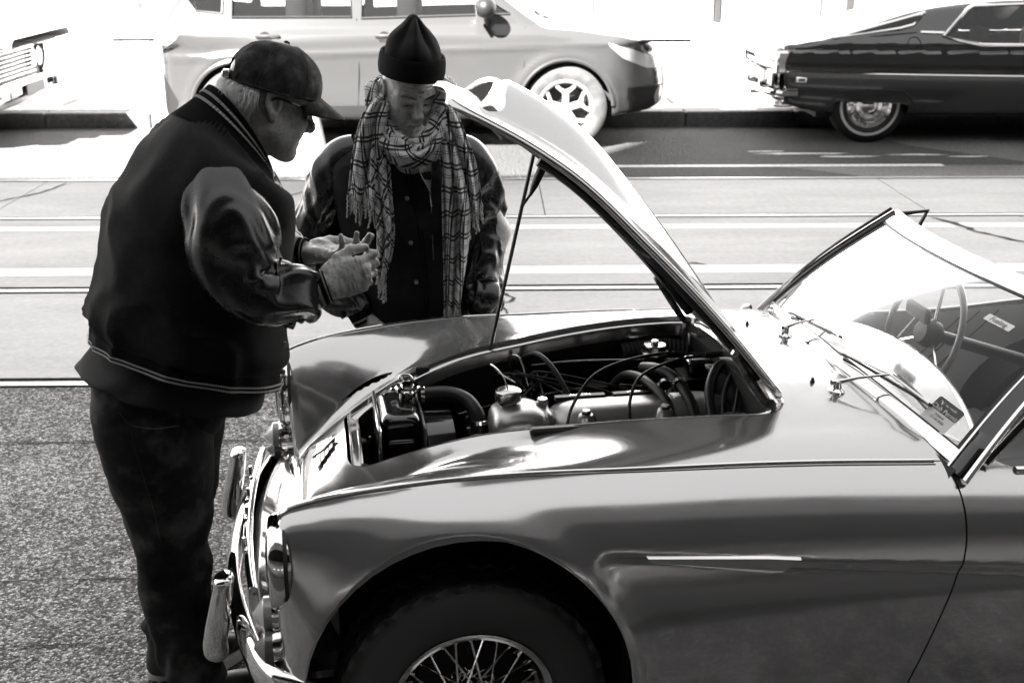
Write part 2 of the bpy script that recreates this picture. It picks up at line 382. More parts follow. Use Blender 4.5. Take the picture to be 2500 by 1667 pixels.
# painted line and darker area on the far lane
o = mk('lane_line', [(.55, 10.16, .004), (3.95, 10.16, .004), (3.95, 10.26, .004), (.55, 10.26, .004)], [(0, 1, 2, 3)], 'line_paint', smooth=False); o['kind'] = 'structure'; o['label'] = 'thin white lane line on the far lane'
o = mk('dark_road_area', [(-.6, 9.74, .003), (3.1, 9.74, .003), (2.75, 10.02, .003), (2.3, 10.24, .003), (4.85, 10.24, .003), (4.0, 11.2, .003), (3.6, 12.41, .003), (-1.2, 12.41, .003), (-.9, 11.4, .003)], [tuple(range(9))], 'asphalt_dark', smooth=False); o['kind'] = 'structure'; o['label'] = 'dark area of asphalt behind the dark coupe'
for k, (x, y, w, h) in enumerate([(2.55, 10.9, .22, .03), (2.9, 10.78, .5, .05), (3.25, 10.62, .35, .04), (3.9, 10.7, .3, .04), (4.3, 10.6, .25, .03)]):
    pts = [(x + w * math.cos(t) * (.6 + .5 * random.random()), y + h * math.sin(t) * (.5 + .7 * random.random()), .0065) for t in np.linspace(0, 2 * math.pi, 14, endpoint=False)]
    mk('paint_scrap', pts, [tuple(range(14))], 'line_paint', far, smooth=False)
# kerb of single stones, footpath, row of pale pavers
FP = sheet('footpath', -60, 60, 12.62, 60, .15, 'footpath_slab', .15, label='broad pale footpath before the shopfront')
for k in range(9): x_ = -9 + k * 2.2; MB().box((x_, 13.01, .1), (x_ + .014, 19.2, .1515)).build('paving_joint', 'crack', FP, smooth=False)
for y_ in (14.8, 16.9): MB().box((-12, y_, .1), (12, y_ + .02, .1515)).build('paving_joint', 'crack', FP, smooth=False)
KB = sheet('kerb', -60, 60, 12.5, 12.61, .05, 'kerb_stone', .10, label='stone kerb along the far lane')
x = -9.0; k = 0
while x < 10:
    w = 1.05 + .12 * random.random()
    MB().box((x + .006, 12.425, -.02), (x + w - .006, 12.615, .152 + .006 * random.random()), .014).build('kerb_stone', 'kerb_stone', KB, smooth=False); x += w
x = -9.0
while x < 10:
    MB().box((x + .005, 12.64, .05), (x + .40, 13.0, .156), .006).build('paver', 'paver', FP, smooth=False); x += .41
mat('paver_dark', .16, .8, fn=f_conc(.03, .06))
FN = sheet('footpath', -60, 60, -2.6, 1.48, .13, 'paver_dark', .19, label='near footpath on the viewer side of the street')
# ================================================================== shopfront across the street
WY = 19.3
w = thing('shopfront', 'white sunlit shopfront across the street behind the cars', 'building', (0, WY, .15))
b = MB(); b.box((-40, .02, 0), (40, .5, 9)); b.build('wall', 'wall_paint', w, smooth=False)
b = MB(); b.box((1.0, -.10, .0), (14, .018, .42), .01); b.build('plinth', 'wall_paint', w, smooth=False)
for x0, x1 in ((1.65, 3.52), (3.66, 5.2), (5.75, 8.9), (9.1, 12.5)):
    f = MB(); f.box((x0, -.06, .45), (x1, .012, 3.4)).build('window_pane', 'shop_glass', w, smooth=False)
for x, wd_, m_ in ((1.57, .14, 'wall_trim'), (3.59, .085, 'window_frame'), (5.28, .09, 'wall_trim'), (5.66, .11, 'window_frame'), (9.0, .1, 'window_frame')):
    MB().box((x - wd_ / 2, -.12, .42), (x + wd_ / 2, .011, 3.6), .01).build('mullion', m_, w, smooth=False)
for x0, x1 in ((-7.3, -5.6), (-5.4, -4.1), (-4.0, -2.4)):
    MB().box((x0, -.03, 1.42), (x1, .01, 3.2)).build('window_pane', 'shop_glass', w, smooth=False)
    for q in range(9):
        cx = x0 + .12 + random.random() * (x1 - x0 - .25); r = .06 + .08 * random.random()
        pts = [(cx + r * math.cos(t) * (.7 + .5 * random.random()), -.034, 1.52 + r + .35 * random.random() + r * math.sin(t)) for t in np.linspace(0, 2 * math.pi, 10, endpoint=False)]
        mk('decal', pts, [tuple(range(10))], 'wall_trim', w, smooth=False)
MB().box((-5.75, -.05, .62), (-5.42, .015, .76), .01).build('vent', 'wall_trim', w, smooth=False)
c = thing('utility_cabinet', 'grey street cabinet with a dark top behind the white car', 'cabinet', (-6.15, 15.0, .15))
MB().box((-1.2, -.3, .12), (.30, .3, .98), .03).build('body', 'grey_box', c); MB().box((-1.25, -.33, 1.0), (.22, .33, 1.9), .03).build('top', 'dark_box', c); MB().box((-1.1, -.25, 0), (.2, .25, .11)).build('base', 'dark_box', c)
# ================================================================== building on the viewer's side (shades the near street)
bl = thing('terrace_building', 'grey terrace with shop windows and awning on the near side of the street', 'building', (0, -2.6, .13))
b = MB(); b.box((-46, -9, 3.6), (-7.86, 0, 12.35)); b.box((-7.85, -9, 3.6), (60, -.01, 15.4)); b.box((-46, -9, 0), (60, -.3, 3.59)); b.build('wall', 'facade', bl, smooth=False)
for q in range(14):
    x = -22 + q * 3.4
    for fl in (5.2, 8.8):
        MB().box((x - .6, -.05, fl), (x + .6, .03, fl + 2), .02).build('window', 'facade_glass', bl, smooth=False)
    MB().box((x - 1.4, -.35, .5), (x + 1.4, -.27, 2.7), .02).build('shop_window', 'facade_glass', bl, smooth=False)
MB().box((-30, .02, 3.25), (40, 3.0, 3.5), .03).build('awning', 'facade_dark', bl, smooth=False)
for x in (-3.6, -1.1, 1.2, 2.9): MB().box((x, -.26, 1.35), (x + 1.1, -.22, 1.6)).build('shop_sign', 'shop_sign', bl, smooth=False)
# ================================================================== the open-bonneted roadster
def f_paint(b):
    c = b.co('Object'); f = b.noise(c, 900, 1, .5); b.bump(f, .02, .0003); d = b.noise(c, 5, 5, .7); b.l(b.ramp(d, [(.3, .11), (.7, .20)]), b.b.inputs['Roughness'])
mat('silver_paint', .52, .15, .78, coat=1.0, fn=f_paint)
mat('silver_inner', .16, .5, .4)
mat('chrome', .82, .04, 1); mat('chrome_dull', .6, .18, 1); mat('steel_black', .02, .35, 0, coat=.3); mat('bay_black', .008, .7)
mat('tyre_rubber', .11, .6, spec=.4); mat('wheel_wood', .22, .35, coat=.5); mat('rubber', .022, .5, spec=.4); mat('rubber_matt', .012, .8)
mat('black_gloss', .012, .12, 0, coat=.6); mat('alloy_cast', .42, .38, .85, fn=lambda b: b.bump(b.noise(b.co('Object'), 140, 4, .7), .25, .001))
mat('hose', .02, .42, spec=.5); mat('cable', .03, .4); mat('seat_leather', .12, .5); mat('trim_grey', .62, .45, fn=lambda b: b.bump(b.noise(b.co('Object'), 260, 3), .15, .001))
mat('brass', .5, .25, 1); mat('label_white', .75, .5); mat('label_dark', .05, .45); mat('ink', .06, .5); mat('carpet', .16, .95); mat('dirty_metal', .12, .55, .6, fn=lambda b: b.l(b.ramp(b.noise(b.co('Object'), 40, 5, .7), [(.35, .03), (.65, .3)]), b.b.inputs['Base Color']))
def glass_mat(name, tint=.97, refl=1.45, rough=0.0, haze=0.0):
    m = bpy.data.materials.new(name); m.use_nodes = True; t = m.node_tree; t.nodes.clear()
    o = t.nodes.new('ShaderNodeOutputMaterial'); tr = t.nodes.new('ShaderNodeBsdfTransparent'); gl = t.nodes.new('ShaderNodeBsdfGlossy'); fr = t.nodes.new('ShaderNodeFresnel'); mx = t.nodes.new('ShaderNodeMixShader')
    tr.inputs[0].default_value = (tint,) * 3 + (1,); gl.inputs['Roughness'].default_value = rough; fr.inputs[0].default_value = refl
    t.links.new(fr.outputs[0], mx.inputs[0]); t.links.new(tr.outputs[0], mx.inputs[1]); t.links.new(gl.outputs[0], mx.inputs[2]); last = mx.outputs[0]
    if haze:
        df = t.nodes.new('ShaderNodeBsdfDiffuse'); df.inputs[0].default_value = (.8, .8, .8, 1); m2 = t.nodes.new('ShaderNodeMixShader'); m2.inputs[0].default_value = haze
        t.links.new(last, m2.inputs[1]); t.links.new(df.outputs[0], m2.inputs[2]); last = m2.outputs[0]
    t.links.new(last, o.inputs[0]); MATS[name] = m; return m
glass_mat('screen_glass', .96, 1.15, 0, .045); glass_mat('lamp_glass', .9, 1.5, .02); glass_mat('car_glass', .42, 1.5)
HC = thing('roadster', 'silver open two-seater roadster with raised bonnet in the foreground', 'car', (-.55, 2.83, 0), R(8.5))
# local axes: x rearward from the headlamp plane, y to the far side, z up
CB = Spl([-.2, 0, .06, .17, .3, .44, .71, 1.0, 1.2, 1.45, 1.75, 2.4, 2.9, 3.3, 3.6], [.47, .565, .605, .69, .757, .807, .847, .866, .866, .858, .84, .80, .76, .66, .5])
CA = Spl([-.2, .17, .3, .44, .71, 1.0, 1.2, 1.5, 3.6], [1.0, .8, .54, .39, .275, .21, .2, .22, .3])
WC = Spl([-.1, 0, .1, .27, .47, .75, 1.0, 1.17, 1.5, 2.0, 2.6, 3.1, 3.5], [.70, .742, .772, .797, .812, .816, .808, .799, .775, .745, .78, .74, .55])
VC = Spl([-.1, 0, .15, .3, .8, 3.5], [.525, .525, .54, .55, .57, .55])
CW = Spl([-.1, 0, .1, .3, .6, 1.0, 3.5], [9.5, 9.0, 5.5, 2.6, 1.6, 1.2, 1.2])
BM = Spl([-.1, 0, .08, .2, .35, .7, 1.5, 2.5, 3.1, 3.5], [.60, .638, .672, .712, .738, .747, .748, .735, .67, .5])
KT = Spl([-.1, 0, .15, .4, 3.5], [.04, .06, .12, .16, .16])
SWC = [(.60, .70), (.655, .685), (.668, .66), (.671, .63), (.69, .59), (.728, .53), (.758, .45), (.772, .372), (.775, .2)]
UC = Spl([.1, .2, .372, .45, .53, .59, .63, .66, .69, .8], [.776, .775, .770, .755, .726, .695, .676, .672, .68, .70])
def htop(x, y):
    a = np.abs(y); bon = CB(x) - CA(x) * a ** 2; wing = WC(x) - CW(x) * (a - VC(x)) ** 2
    return smax(bon, wing, .06)
def hbody(P):
    x, y, z = P[:, 0], P[:, 1], P[:, 2]; a = np.abs(y)
    top = z - htop(x, y)
    B = BM(x) - .55 * np.clip(z - .5, 0, 1) ** 2 - .45 * np.clip(.38 - z, 0, 1) ** 2
    sw = .668 - .113 * (x - .75); d = smin(sw - z, x - UC(z), .05)
    B = B - .013 * sstep(-.017, .017, d)
    # flare round the wheel arch
    ra = np.sqrt(((x - .402) / .352) ** 2 + (np.maximum(z - .37, 0) / .362) ** 2)
    B = B + .010 * np.exp(-((ra - 1.02) / .10) ** 2) * (x < 1)
    f = smax(top * .9, a - B, KT(x))
    nose = .052 - .19 * a ** 2 + 3.0 * np.clip(a - .52, 0, 1) ** 2 + .25 * np.clip(.45 - z, 0, 1) ** 2
    f = smax(f, nose - x, .045)
    f = smax(f, .2 - z, .02)
    return f
hV, hQ, hN = surfnet(hbody, (-.1, -.79, .19), (3.62, .79, .93), .0105)
hT = tris(hQ)
def hsurf_z(x, y):
    """height of the body top at x,y"""
    x = np.atleast_1d(np.asarray(x, float)); y = np.atleast_1d(np.asarray(y, float)); lo = np.full(x.shape, .45); hi = np.full(x.shape, 1.0)
    for _ in range(26):
        m = (lo + hi) / 2; f = hbody(np.stack([x, y, m], 1)); lo = np.where(f < 0, m, lo); hi = np.where(f < 0, hi, m)
    return (lo + hi) / 2
def hsurf_y(x, z):
    """half-width of the body side at x,z"""
    x = np.atleast_1d(np.asarray(x, float)); z = np.atleast_1d(np.asarray(z, float)); lo = np.full(x.shape, .45); hi = np.full(x.shape, .85)
    for _ in range(26):
        m = (lo + hi) / 2; f = hbody(np.stack([x, m, z], 1)); lo = np.where(f < 0, m, lo); hi = np.where(f < 0, hi, m)
    return (lo + hi) / 2
HW = Spl([.1, .17, .3, .44, .71, 1.0, 1.2, 1.3], [.165, .185, .235, .277, .33, .375, .39, .395])     # half-width of the bonnet opening
def rr_open(x, y):  # >0 outside the bonnet opening (rounded ends)
    a = np.abs(y); d1 = a - HW(x); d2 = .172 - x; d3 = x - 1.235
    return smax(smax(d1, d2, .07), d3, .10)
def cockpit(x, y):  # >0 outside the cockpit cut-out
    a = np.abs(y); front = 1.735 - .36 * a ** 2; return smax(smax(a - .60, front - x, .12), x - 2.62, .25)
def arch(x, z, cx=.402): return np.sqrt(((x - cx) / .352) ** 2 + (np.maximum(z - .37, 0) / .362) ** 2) - 1
def arch2(x, z): return np.sqrt(((x - 2.58) / .33) ** 2 + (np.maximum(z - .34, 0) / .29) ** 2) - 1
UD = Spl([.1, .297, .45, .581, .655, .719, .78, .9], [1.36, 1.416, 1.468, 1.507, 1.526, 1.533, 1.528, 1.50])
x, y, z = hV.T; a = np.abs(y)
V, T, N = hV, hT, hN
V, T, N = clip(V, T, N, rr_open(V[:, 0], V[:, 1]) + 10 * (V[:, 2] < .5))
V, T, N = clip(V, T, N, cockpit(V[:, 0], V[:, 1]) + 10 * (V[:, 2] < .45))
V, T, N = clip(V, T, N, np.where(np.abs(V[:, 1]) > .35, arch(V[:, 0], V[:, 2]), 1))
V, T, N = clip(V, T, N, np.where(np.abs(V[:, 1]) > .35, arch2(V[:, 0], V[:, 2]), 1))
# grille mouth and headlamp bores in the front face
fr = V[:, 0] < .09
V, T, N = clip(V, T, N, np.where(fr, np.maximum(np.sqrt((V[:, 1] / .31) ** 4 + (np.abs(V[:, 2] - .462) / .06) ** 4) - 1, 0) - .001 + (N[:, 0] > -.45) * 1.0, 1))
fr = V[:, 0] < .06
V, T, N = clip(V, T, N, np.where(fr, np.hypot(np.abs(V[:, 1]) - .525, V[:, 2] - .625) / .098 - 1 + (N[:, 0] > -.3) * .5, 1))
# split at the bead into wings and centre shroud, doors at the shut line
a = np.abs(V[:, 1]); gb = a - VC(V[:, 0]) + 10 * (V[:, 2] < .58) * 0
wing_g = np.where(V[:, 2] < .60 - .25 * (V[:, 0] < .02), np.where(V[:, 0] < .09, a - .42, 1), gb)
def sub(name, masks, m='silver_paint'):
    v, t, n = V, T, N
    for k in masks: v, t, n = clip(v, t, n, k(v))
    return mk(name, v, t, m, HC, normals=n)
w0 = lambda p: np.abs(p[:, 1]) - VC(p[:, 0]) - .0015
for sgn, nm in ((-1, 'near'), (1, 'far')):
    wing = sub('front_wing', [lambda p: p[:, 1] * sgn, w0, lambda p: UD(p[:, 2]) - .0022 - p[:, 0]])
    door = sub('door', [lambda p: p[:, 1] * sgn, w0, lambda p: p[:, 0] - UD(p[:, 2]) - .0022, lambda p: 2.22 - p[:, 0]])
    sub('rear_wing', [lambda p: p[:, 1] * sgn, w0, lambda p: p[:, 0] - 2.2245])
    if sgn < 0: near_wing, near_door = wing, door
shroud = sub('shroud', [lambda p: VC(p[:, 0]) - .0015 - np.abs(p[:, 1])])
def on_top(xs, ys, dz=0):
    zs = hsurf_z(xs, ys); return np.stack([xs, ys, zs + dz], 1)
xs = np.linspace(.012, 1.50, 70)
for s in (-1, 1):
    p = on_top(xs, s * VC(xs), .0015); MB().tube(p, .0042, 8).build('wing_bead', 'chrome', HC)
    p2 = on_top(xs, s * (VC(xs) + .0085), -.0008); MB().tube(p2, .0022, 6).build('seam', 'rubber', HC)
# turned-down flange round the bonnet opening, with a gutter
def open_loop(off=0., n=44):
    xs_ = np.concatenate([np.linspace(.172, .30, 14), np.linspace(.31, 1.10, 40), np.linspace(1.11, 1.2345, 14)])
    pts = []
    for xx in xs_:
        lo, hi = 0., .5
        for _ in range(22):
            m = (lo + hi) / 2
            if rr_open(np.array([xx]), np.array([m]))[0] + off < 0: lo = m
            else: hi = m
        pts.append((xx, lo))
    pts = [q for q in pts if q[1] > .002]
    return np.array([(q[0], -q[1]) for q in pts] + [(q[0], q[1]) for q in pts[::-1]])
L0 = open_loop(); L0 = np.array([q for q in L0])
def resample(L, n):
    L = np.vstack([L, L[:1]]); s = np.concatenate([[0], np.cumsum(np.linalg.norm(np.diff(L, axis=0), axis=1))]); t = np.linspace(0, s[-1], n, endpoint=False)
    return np.stack([np.interp(t, s, L[:, i]) for i in range(L.shape[1])], 1)
L0 = resample(L0, 200); nx = np.stack([np.roll(L0[:, 1], -1) - np.roll(L0[:, 1], 1), -(np.roll(L0[:, 0], -1) - np.roll(L0[:, 0], 1))], 1); nx /= np.linalg.norm(nx, axis=1)[:, None]
cen = np.array([.7, 0]); nx *= np.sign(((L0 - cen) * nx).sum(1))[:, None]
zt = hsurf_z(L0[:, 0], L0[:, 1])
rings = []
for off, dz in ((.001, .0015), (-.003, -.004), (-.006, -.014), (-.012, -.0165), (-.024, -.017), (-.026, -.013), (-.027, -.03), (-.027, -.05)):
    q = L0 + nx * off; rings.append(np.column_stack([q, zt + dz]))
Vf, Qf = grid_mesh(np.array(rings), closeu=True)
mk('opening_flange', Vf, Qf, 'silver_paint', HC, sharp=50)
q = L0 - nx * .0265; MB().tube(np.vstack([np.column_stack([q, zt - .012])]), .0035, 6, caps=False).build('gutter_lip', 'chrome_dull', HC)
# engine bay box
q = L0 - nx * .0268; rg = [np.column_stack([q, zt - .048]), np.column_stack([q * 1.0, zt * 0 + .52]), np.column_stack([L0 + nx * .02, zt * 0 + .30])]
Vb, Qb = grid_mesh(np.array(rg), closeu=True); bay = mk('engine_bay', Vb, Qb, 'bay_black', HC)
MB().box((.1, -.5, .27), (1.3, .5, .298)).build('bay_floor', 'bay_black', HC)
# dark liners behind the panel gaps
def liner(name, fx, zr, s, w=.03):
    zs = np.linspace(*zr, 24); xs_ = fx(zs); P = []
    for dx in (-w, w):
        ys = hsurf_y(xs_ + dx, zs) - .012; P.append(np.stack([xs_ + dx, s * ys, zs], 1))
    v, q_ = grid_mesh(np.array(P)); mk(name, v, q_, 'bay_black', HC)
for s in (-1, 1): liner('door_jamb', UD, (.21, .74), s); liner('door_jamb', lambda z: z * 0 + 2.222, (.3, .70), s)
# ---- headlamps
for s in (-1, 1):
    h = bpy.data.objects.new('headlamp', None); COL.objects.link(h); h.parent = HC; h.location = (.013, s * .525, .625); h.scale = (.78, 1, 1)
    ax = (-1, 0, 0)
    MB().lathe([(.100, -.03), (.1085, -.012), (.1095, .004), (.108, .016), (.1045, .026), (.099, .033), (.094, .034), (.091, .029), (.091, .02)], (0, 0, 0), ax, 56).build('rim', 'chrome', h)
    MB().lathe([(.1105, -.020), (.1125, -.014), (.1105, -.009)], (0, 0, 0), ax, 48).build('gasket', 'rubber', h)
    MB().lathe([(.092, .03), (.084, .036), (.066, .041), (.04, .044), (.018, .0455), (.001, .046)], (0, 0, 0), ax, 40).build('lens', 'lamp_glass', h)
    MB().lathe([(.092, .022), (.08, -.005), (.05, -.03), (.02, -.04), (.001, -.042)], (0, 0, 0), ax, 40).build('reflector', 'chrome', h)
# ---- side lamps, upper clear and lower amber one on each wing
mat('lamp_amber', .16, .12, 0, coat=.5); mat('lamp_clear', .6, .1, 0, coat=.6)
for s in (-1, 1):
    for (yy, zz, m_) in ((.505, .487, 'lamp_clear'), (.545, .425, 'lamp_amber')):
        l = bpy.data.objects.new('side_lamp', None); COL.objects.link(l); l.parent = HC; l.location = (-.001, s * yy, zz)
        MB().lathe([(.045, -.03), (.046, .006), (.043, .016), (.0395, .018)], (0, 0, 0), (-1, 0, 0), 32).build('bezel', 'chrome', l)
        pr = [(.0395, .016), (.039, .034)]; pr += [(.0385 - .036 * t, .034 + .026 * t + (.0012 if k % 2 else 0)) for k, t in enumerate(np.linspace(0, 1, 15))]; pr += [(.0005, .0605)]
        MB().lathe(pr, (0, 0, 0), (-1, 0, 0), 32).build('lens', m_, l)
# ---- front apron
ys = np.linspace(-.62, .62, 41); P = []
for dx, zz in ((.075, .468), (.045, .458), (.0, .446), (-.045, .426), (-.078, .38), (-.086, .345), (-.08, .30), (-.06, .255), (-.02, .22)):
    P.append([(dx + .30 * max(0, abs(t) - .12) ** 2 - .012, t, zz - .05 * max(0, abs(t) - .4)) for t in ys])
v, q_ = grid_mesh(np.array(P)); mk('front_apron', v, q_, 'silver_paint', HC)
# ---- grille
ts = np.linspace(0, 2 * math.pi, 72, endpoint=False)
sgnp = lambda c_, e: np.sign(c_) * np.abs(c_) ** e
gy = .31 * sgnp(np.cos(ts), .5); gz = .462 + .06 * sgnp(np.sin(ts), .5); gx = .048 - .19 * gy ** 2 - .006
pp_ = np.stack([gx, gy, gz], 1); MB().tube(np.vstack([pp_, pp_[:2]]), .009, 8, caps=False).build('grille_surround', 'chrome', HC)
for k in range(34):
    yy = -.285 + k * .01727; hh = .058 * (1 - (abs(yy) / .31) ** 4) ** .25
    MB().box((.055 - .19 * yy * yy, yy - .0035, .462 - hh), (.085 - .19 * yy * yy, yy + .0035, .462 + hh)).build('grille_bar', 'chrome', HC, smooth=False)
MB().box((.10, -.37, .34), (.11, .37, .55)).build('grille_back', 'bay_black', HC)
# ---- bumper, overriders, badge bar
ys = np.linspace(-.70, .70, 57); P = []
cx = lambda t: -.150 + .10 * (t / .6) ** 2 + 1.6 * np.clip(abs(t) - .52, 0, 1) ** 2 + .6 * np.clip(abs(t) - .62, 0, 1)
for a_ in np.linspace(-1.0, 1.0, 15):
    th = a_ * math.pi * .52; P.append([(cx(t) + .030 * (1 - math.cos(th)) , t, .358 + .052 * math.sin(th) * (1 - .25 * max(0, abs(t) - .45))) for t in ys])
v, q_ = grid_mesh(np.array(P)); solid('bumper', v, q_, .003, 'chrome', HC)
for s in (-1, 1):
    def fo(Pq):
        x_, y_, z_ = Pq[:, 0], Pq[:, 1] - s * .36, Pq[:, 2]
        c_ = -.128 - .20 * (.515 - z_) + 1.2 * np.clip(.34 - z_, 0, 1) ** 1.5
        d = smax(np.abs(x_ - c_) - .024 - .05 * np.clip(.48 - z_, 0, .1), np.abs(y_) - .034 + .05 * np.clip(.31 - z_, 0, 1), .03)
        return smax(smax(d, z_ - .515, .02), .285 - z_, .03)
    v, q_, n_ = surfnet(fo, (-.28, s * .36 - .06, .26), (-.04, s * .36 + .06, .54), .0075); mk('overrider', v, q_, 'chrome', HC, normals=n_)
    MB().tube([(-.06, s * .36, .36), (.05, s * .36, .36)], .016, 8).build('bumper_bracket', 'steel_black', HC)
ys = np.linspace(-.40, .40, 24)
MB().tube([(-.088 + .16 * t * t, t, .485) for t in ys], .0115, 12).build('badge_bar', 'chrome', HC)
for t in (-.22, -.05, .06, .2):
    MB().box((-.10 + .16 * t * t, t - .012, .425), (-.088 + .16 * t * t, t + .012, .50), .003).build('bar_clip', 'chrome_dull', HC)
    MB().tube([(-.092, t + .03, .47), (-.092, t + .03, .515)], .005, 8).build('bolt', 'chrome_dull', HC)
# ---- emblem on the shroud, in front of the opening
e = bpy.data.objects.new('emblem', None); COL.objects.link(e); e.parent = HC
b = MB()
for s in (-1, 1):
    for k in range(4):
        w_ = .075 - k * .012; x0 = .095 + k * .011
        pts = on_top(np.array([x0, x0, x0 + .009, x0 + .009]), np.array([s * .012, s * w_, s * (w_ - .006), s * .012]), .004)
        b.add(list(pts) + [(p[0], p[1], p[2] + .005) for p in pts], [(0, 1, 2, 3), (4, 5, 6, 7), (0, 1, 5, 4), (1, 2, 6, 5), (2, 3, 7, 6), (3, 0, 4, 7)])
b.build('wing', 'alloy_cast', e, smooth=False)
pts = on_top(np.array([.085, .115, .145, .115]), np.array([0, -.016, 0, .016]), .003); b = MB()
b.add(list(pts) + [(p[0], p[1], p[2] + .011) for p in pts], [(0, 1, 2, 3), (4, 5, 6, 7), (0, 1, 5, 4), (1, 2, 6, 5), (2, 3, 7, 6), (3, 0, 4, 7)]); b.build('shield', 'chrome', e, smooth=False)
# ---- wheels
def tyre_mesh(r=.307, w=.072, ns=216):
    prof = [(.176, -.8), (.186, -.93), (.212, -1.05), (.245, -1.10), (.270, -1.06), (.2745, -1.045), (.278, -1.03), (.288, -.93)]
    tre = [(-.88, 0), (-.86, -1), (-.60, -1), (-.57, 0), (-.46, 0), (-.43, -1), (-.17, -1), (-.14, 0)]
    tre = tre + [(-a_, d) for a_, d in tre[::-1]]
    rgs = []
    th = np.linspace(0, 2 * math.pi, ns, endpoint=False); zz = .16 * (np.abs(((np.arange(ns) / 6.0) % 1) * 2 - 1) * 2 - 1)
    for rr, yy in prof: rgs.append(np.stack([rr * np.cos(th), np.full(ns, yy * w), rr * np.sin(th)], 1))
    for yy, d in tre:
        rr = r - .006 * yy * yy * 1.5 + (0 if d else -.008); k = .55 if abs(yy) > .8 else 1
        rgs.append(np.stack([rr * np.cos(th), (yy + zz * k) * w, rr * np.sin(th)], 1))
    for rr, yy in prof[::-1]: rgs.append(np.stack([rr * np.cos(th), np.full(ns, -yy * w), rr * np.sin(th)], 1))
    return grid_mesh(np.array(rgs), closeu=True)
tv, tq = tyre_mesh()
def wheel(loc, face, full=True):
    wo = bpy.data.objects.new('wheel', None); COL.objects.link(wo); wo.parent = HC; wo.location = loc; wo.rotation_euler = (0, 0, 0 if face < 0 else math.pi)
    mk('tyre', tv, tq, 'tyre_rubber', wo, sharp=35)
    MB().lathe([(.170, .068), (.178, .072), (.1835, .070), (.184, .062), (.178, .056), (.168, .052), (.164, .03), (.150, .018), (.150, -.02), (.162, -.035), (.166, -.055), (.18, -.06), (.182, -.068)], (0, 0, 0), (0, -1, 0), 90).build('rim', 'chrome_dull', wo)
    if not full: return wo
    MB().lathe([(.040, -.01), (.042, .03), (.036, .040), (.034, .065), (.030, .070), (.027, .085), (.020, .092), (.0, .093)], (0, 0, 0), (0, -1, 0), 30).build('hub', 'chrome', wo)
    b = MB()
    for s in (0, 1): b.prism([(.03, -.012), (.085, -.017), (.092, 0), (.085, .017), (.03, .012)], lambda a_, c_, d: ((a_ if not s else -a_), d, c_ if not s else -c_), -.088, -.078)
    b.build('spinner', 'chrome', wo, smooth=False)
    MB().lathe([(.0, .01), (.13, .01), (.135, -.05), (.0, -.05)], (0, 0, 0), (0, -1, 0), 40).build('brake_drum', 'bay_black', wo)
    base = None
    for k in range(60):
        outer = k % 2; r0, y0 = (.036, -.062) if outer else (.040, -.012); r1, y1 = (.156, -.030) if outer else (.153, .004)
        if k < 4:
            sk_ = .62 if (k // 2) % 2 else -.62; b = MB(); b.tube([(r0 * math.cos(sk_ * 1.35), y0, r0 * math.sin(sk_ * 1.35)), (r1, y1, 0)], .0026, 6); b.tube([(r1 - .012, y1 - .0005, 0 + .0), (r1 + .001, y1, 0)], .0038, 6)
            o = b.build('spoke', 'chrome', wo); 
            if k == 0: base = []
            base.append(o)
        else:
            o = base[k % 4].copy(); COL.objects.link(o); o.parent = wo
        o.rotation_euler = (0, (k // 2) * 2 * math.pi / 30 + (k % 2) * .1, 0)
    MB().tube([(-.01, -.045, .150), (-.012, -.06, .128)], .004, 6).build('valve', 'rubber', wo)
    return wo
wheel((.412, -.605, .307), -1); wheel((.412, .605, .307), 1, False); wheel((2.58, -.60, .307), -1, False); wheel((2.58, .60, .307), 1, False)
# wheel housings
for s in (-1, 1):
    th = np.linspace(-.35, math.pi + .35, 30)
    for xc, aa, bb, zc in ((.402, .356, .366, .37), (2.58, .334, .294, .34)):
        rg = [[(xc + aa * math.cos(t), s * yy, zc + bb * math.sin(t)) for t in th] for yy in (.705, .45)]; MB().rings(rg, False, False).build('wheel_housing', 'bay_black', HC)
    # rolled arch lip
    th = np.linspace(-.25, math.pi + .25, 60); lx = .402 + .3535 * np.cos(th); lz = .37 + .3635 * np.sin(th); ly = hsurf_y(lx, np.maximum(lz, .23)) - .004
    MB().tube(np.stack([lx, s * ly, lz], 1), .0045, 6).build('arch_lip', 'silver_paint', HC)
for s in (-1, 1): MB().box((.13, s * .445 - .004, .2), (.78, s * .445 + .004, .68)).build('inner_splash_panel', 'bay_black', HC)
MB().box((.02, -.44, .22), (.09, .44, .30)).build('chassis_crossmember', 'steel_black', HC); MB().box((.05, -.46, .3), (3.2, -.30, .36)).build('chassis_rail', 'steel_black', HC); MB().box((.05, .30, .3), (3.2, .46, .36)).build('chassis_rail', 'steel_black', HC)
for zz in (.37, .30): MB().box((.06, -.60, zz), (.45, -.42, zz + .018)).build('suspension_arm', 'steel_black', HC)
mat('flash_metal', .85, .22, .75)
# ---- flash on the wing side
poly = [(.782, .671), (1.05, .652), (1.128, .643), (1.093, .613), (1.06, .612), (.79, .659)]; b = MB(); n = len(poly)
yo = -hsurf_y([p[0] for p in poly], [p[1] for p in poly]); cx_, cz_ = .98, .644
V_ = [(p[0], yo[i] + .001, p[1]) for i, p in enumerate(poly)] + [(p[0] * .985 + cx_ * .015, yo[i] - .010, p[1] * .86 + (.664 - .127 * (p[0] - .8) * .6 - .014) * .14) for i, p in enumerate(poly)]
b.add(V_, [tuple(range(n)), tuple(range(n, 2 * n))] + [(j, (j + 1) % n, n + (j + 1) % n, n + j) for j in range(n)]); b.build('side_flash', 'flash_metal', HC, smooth=False)
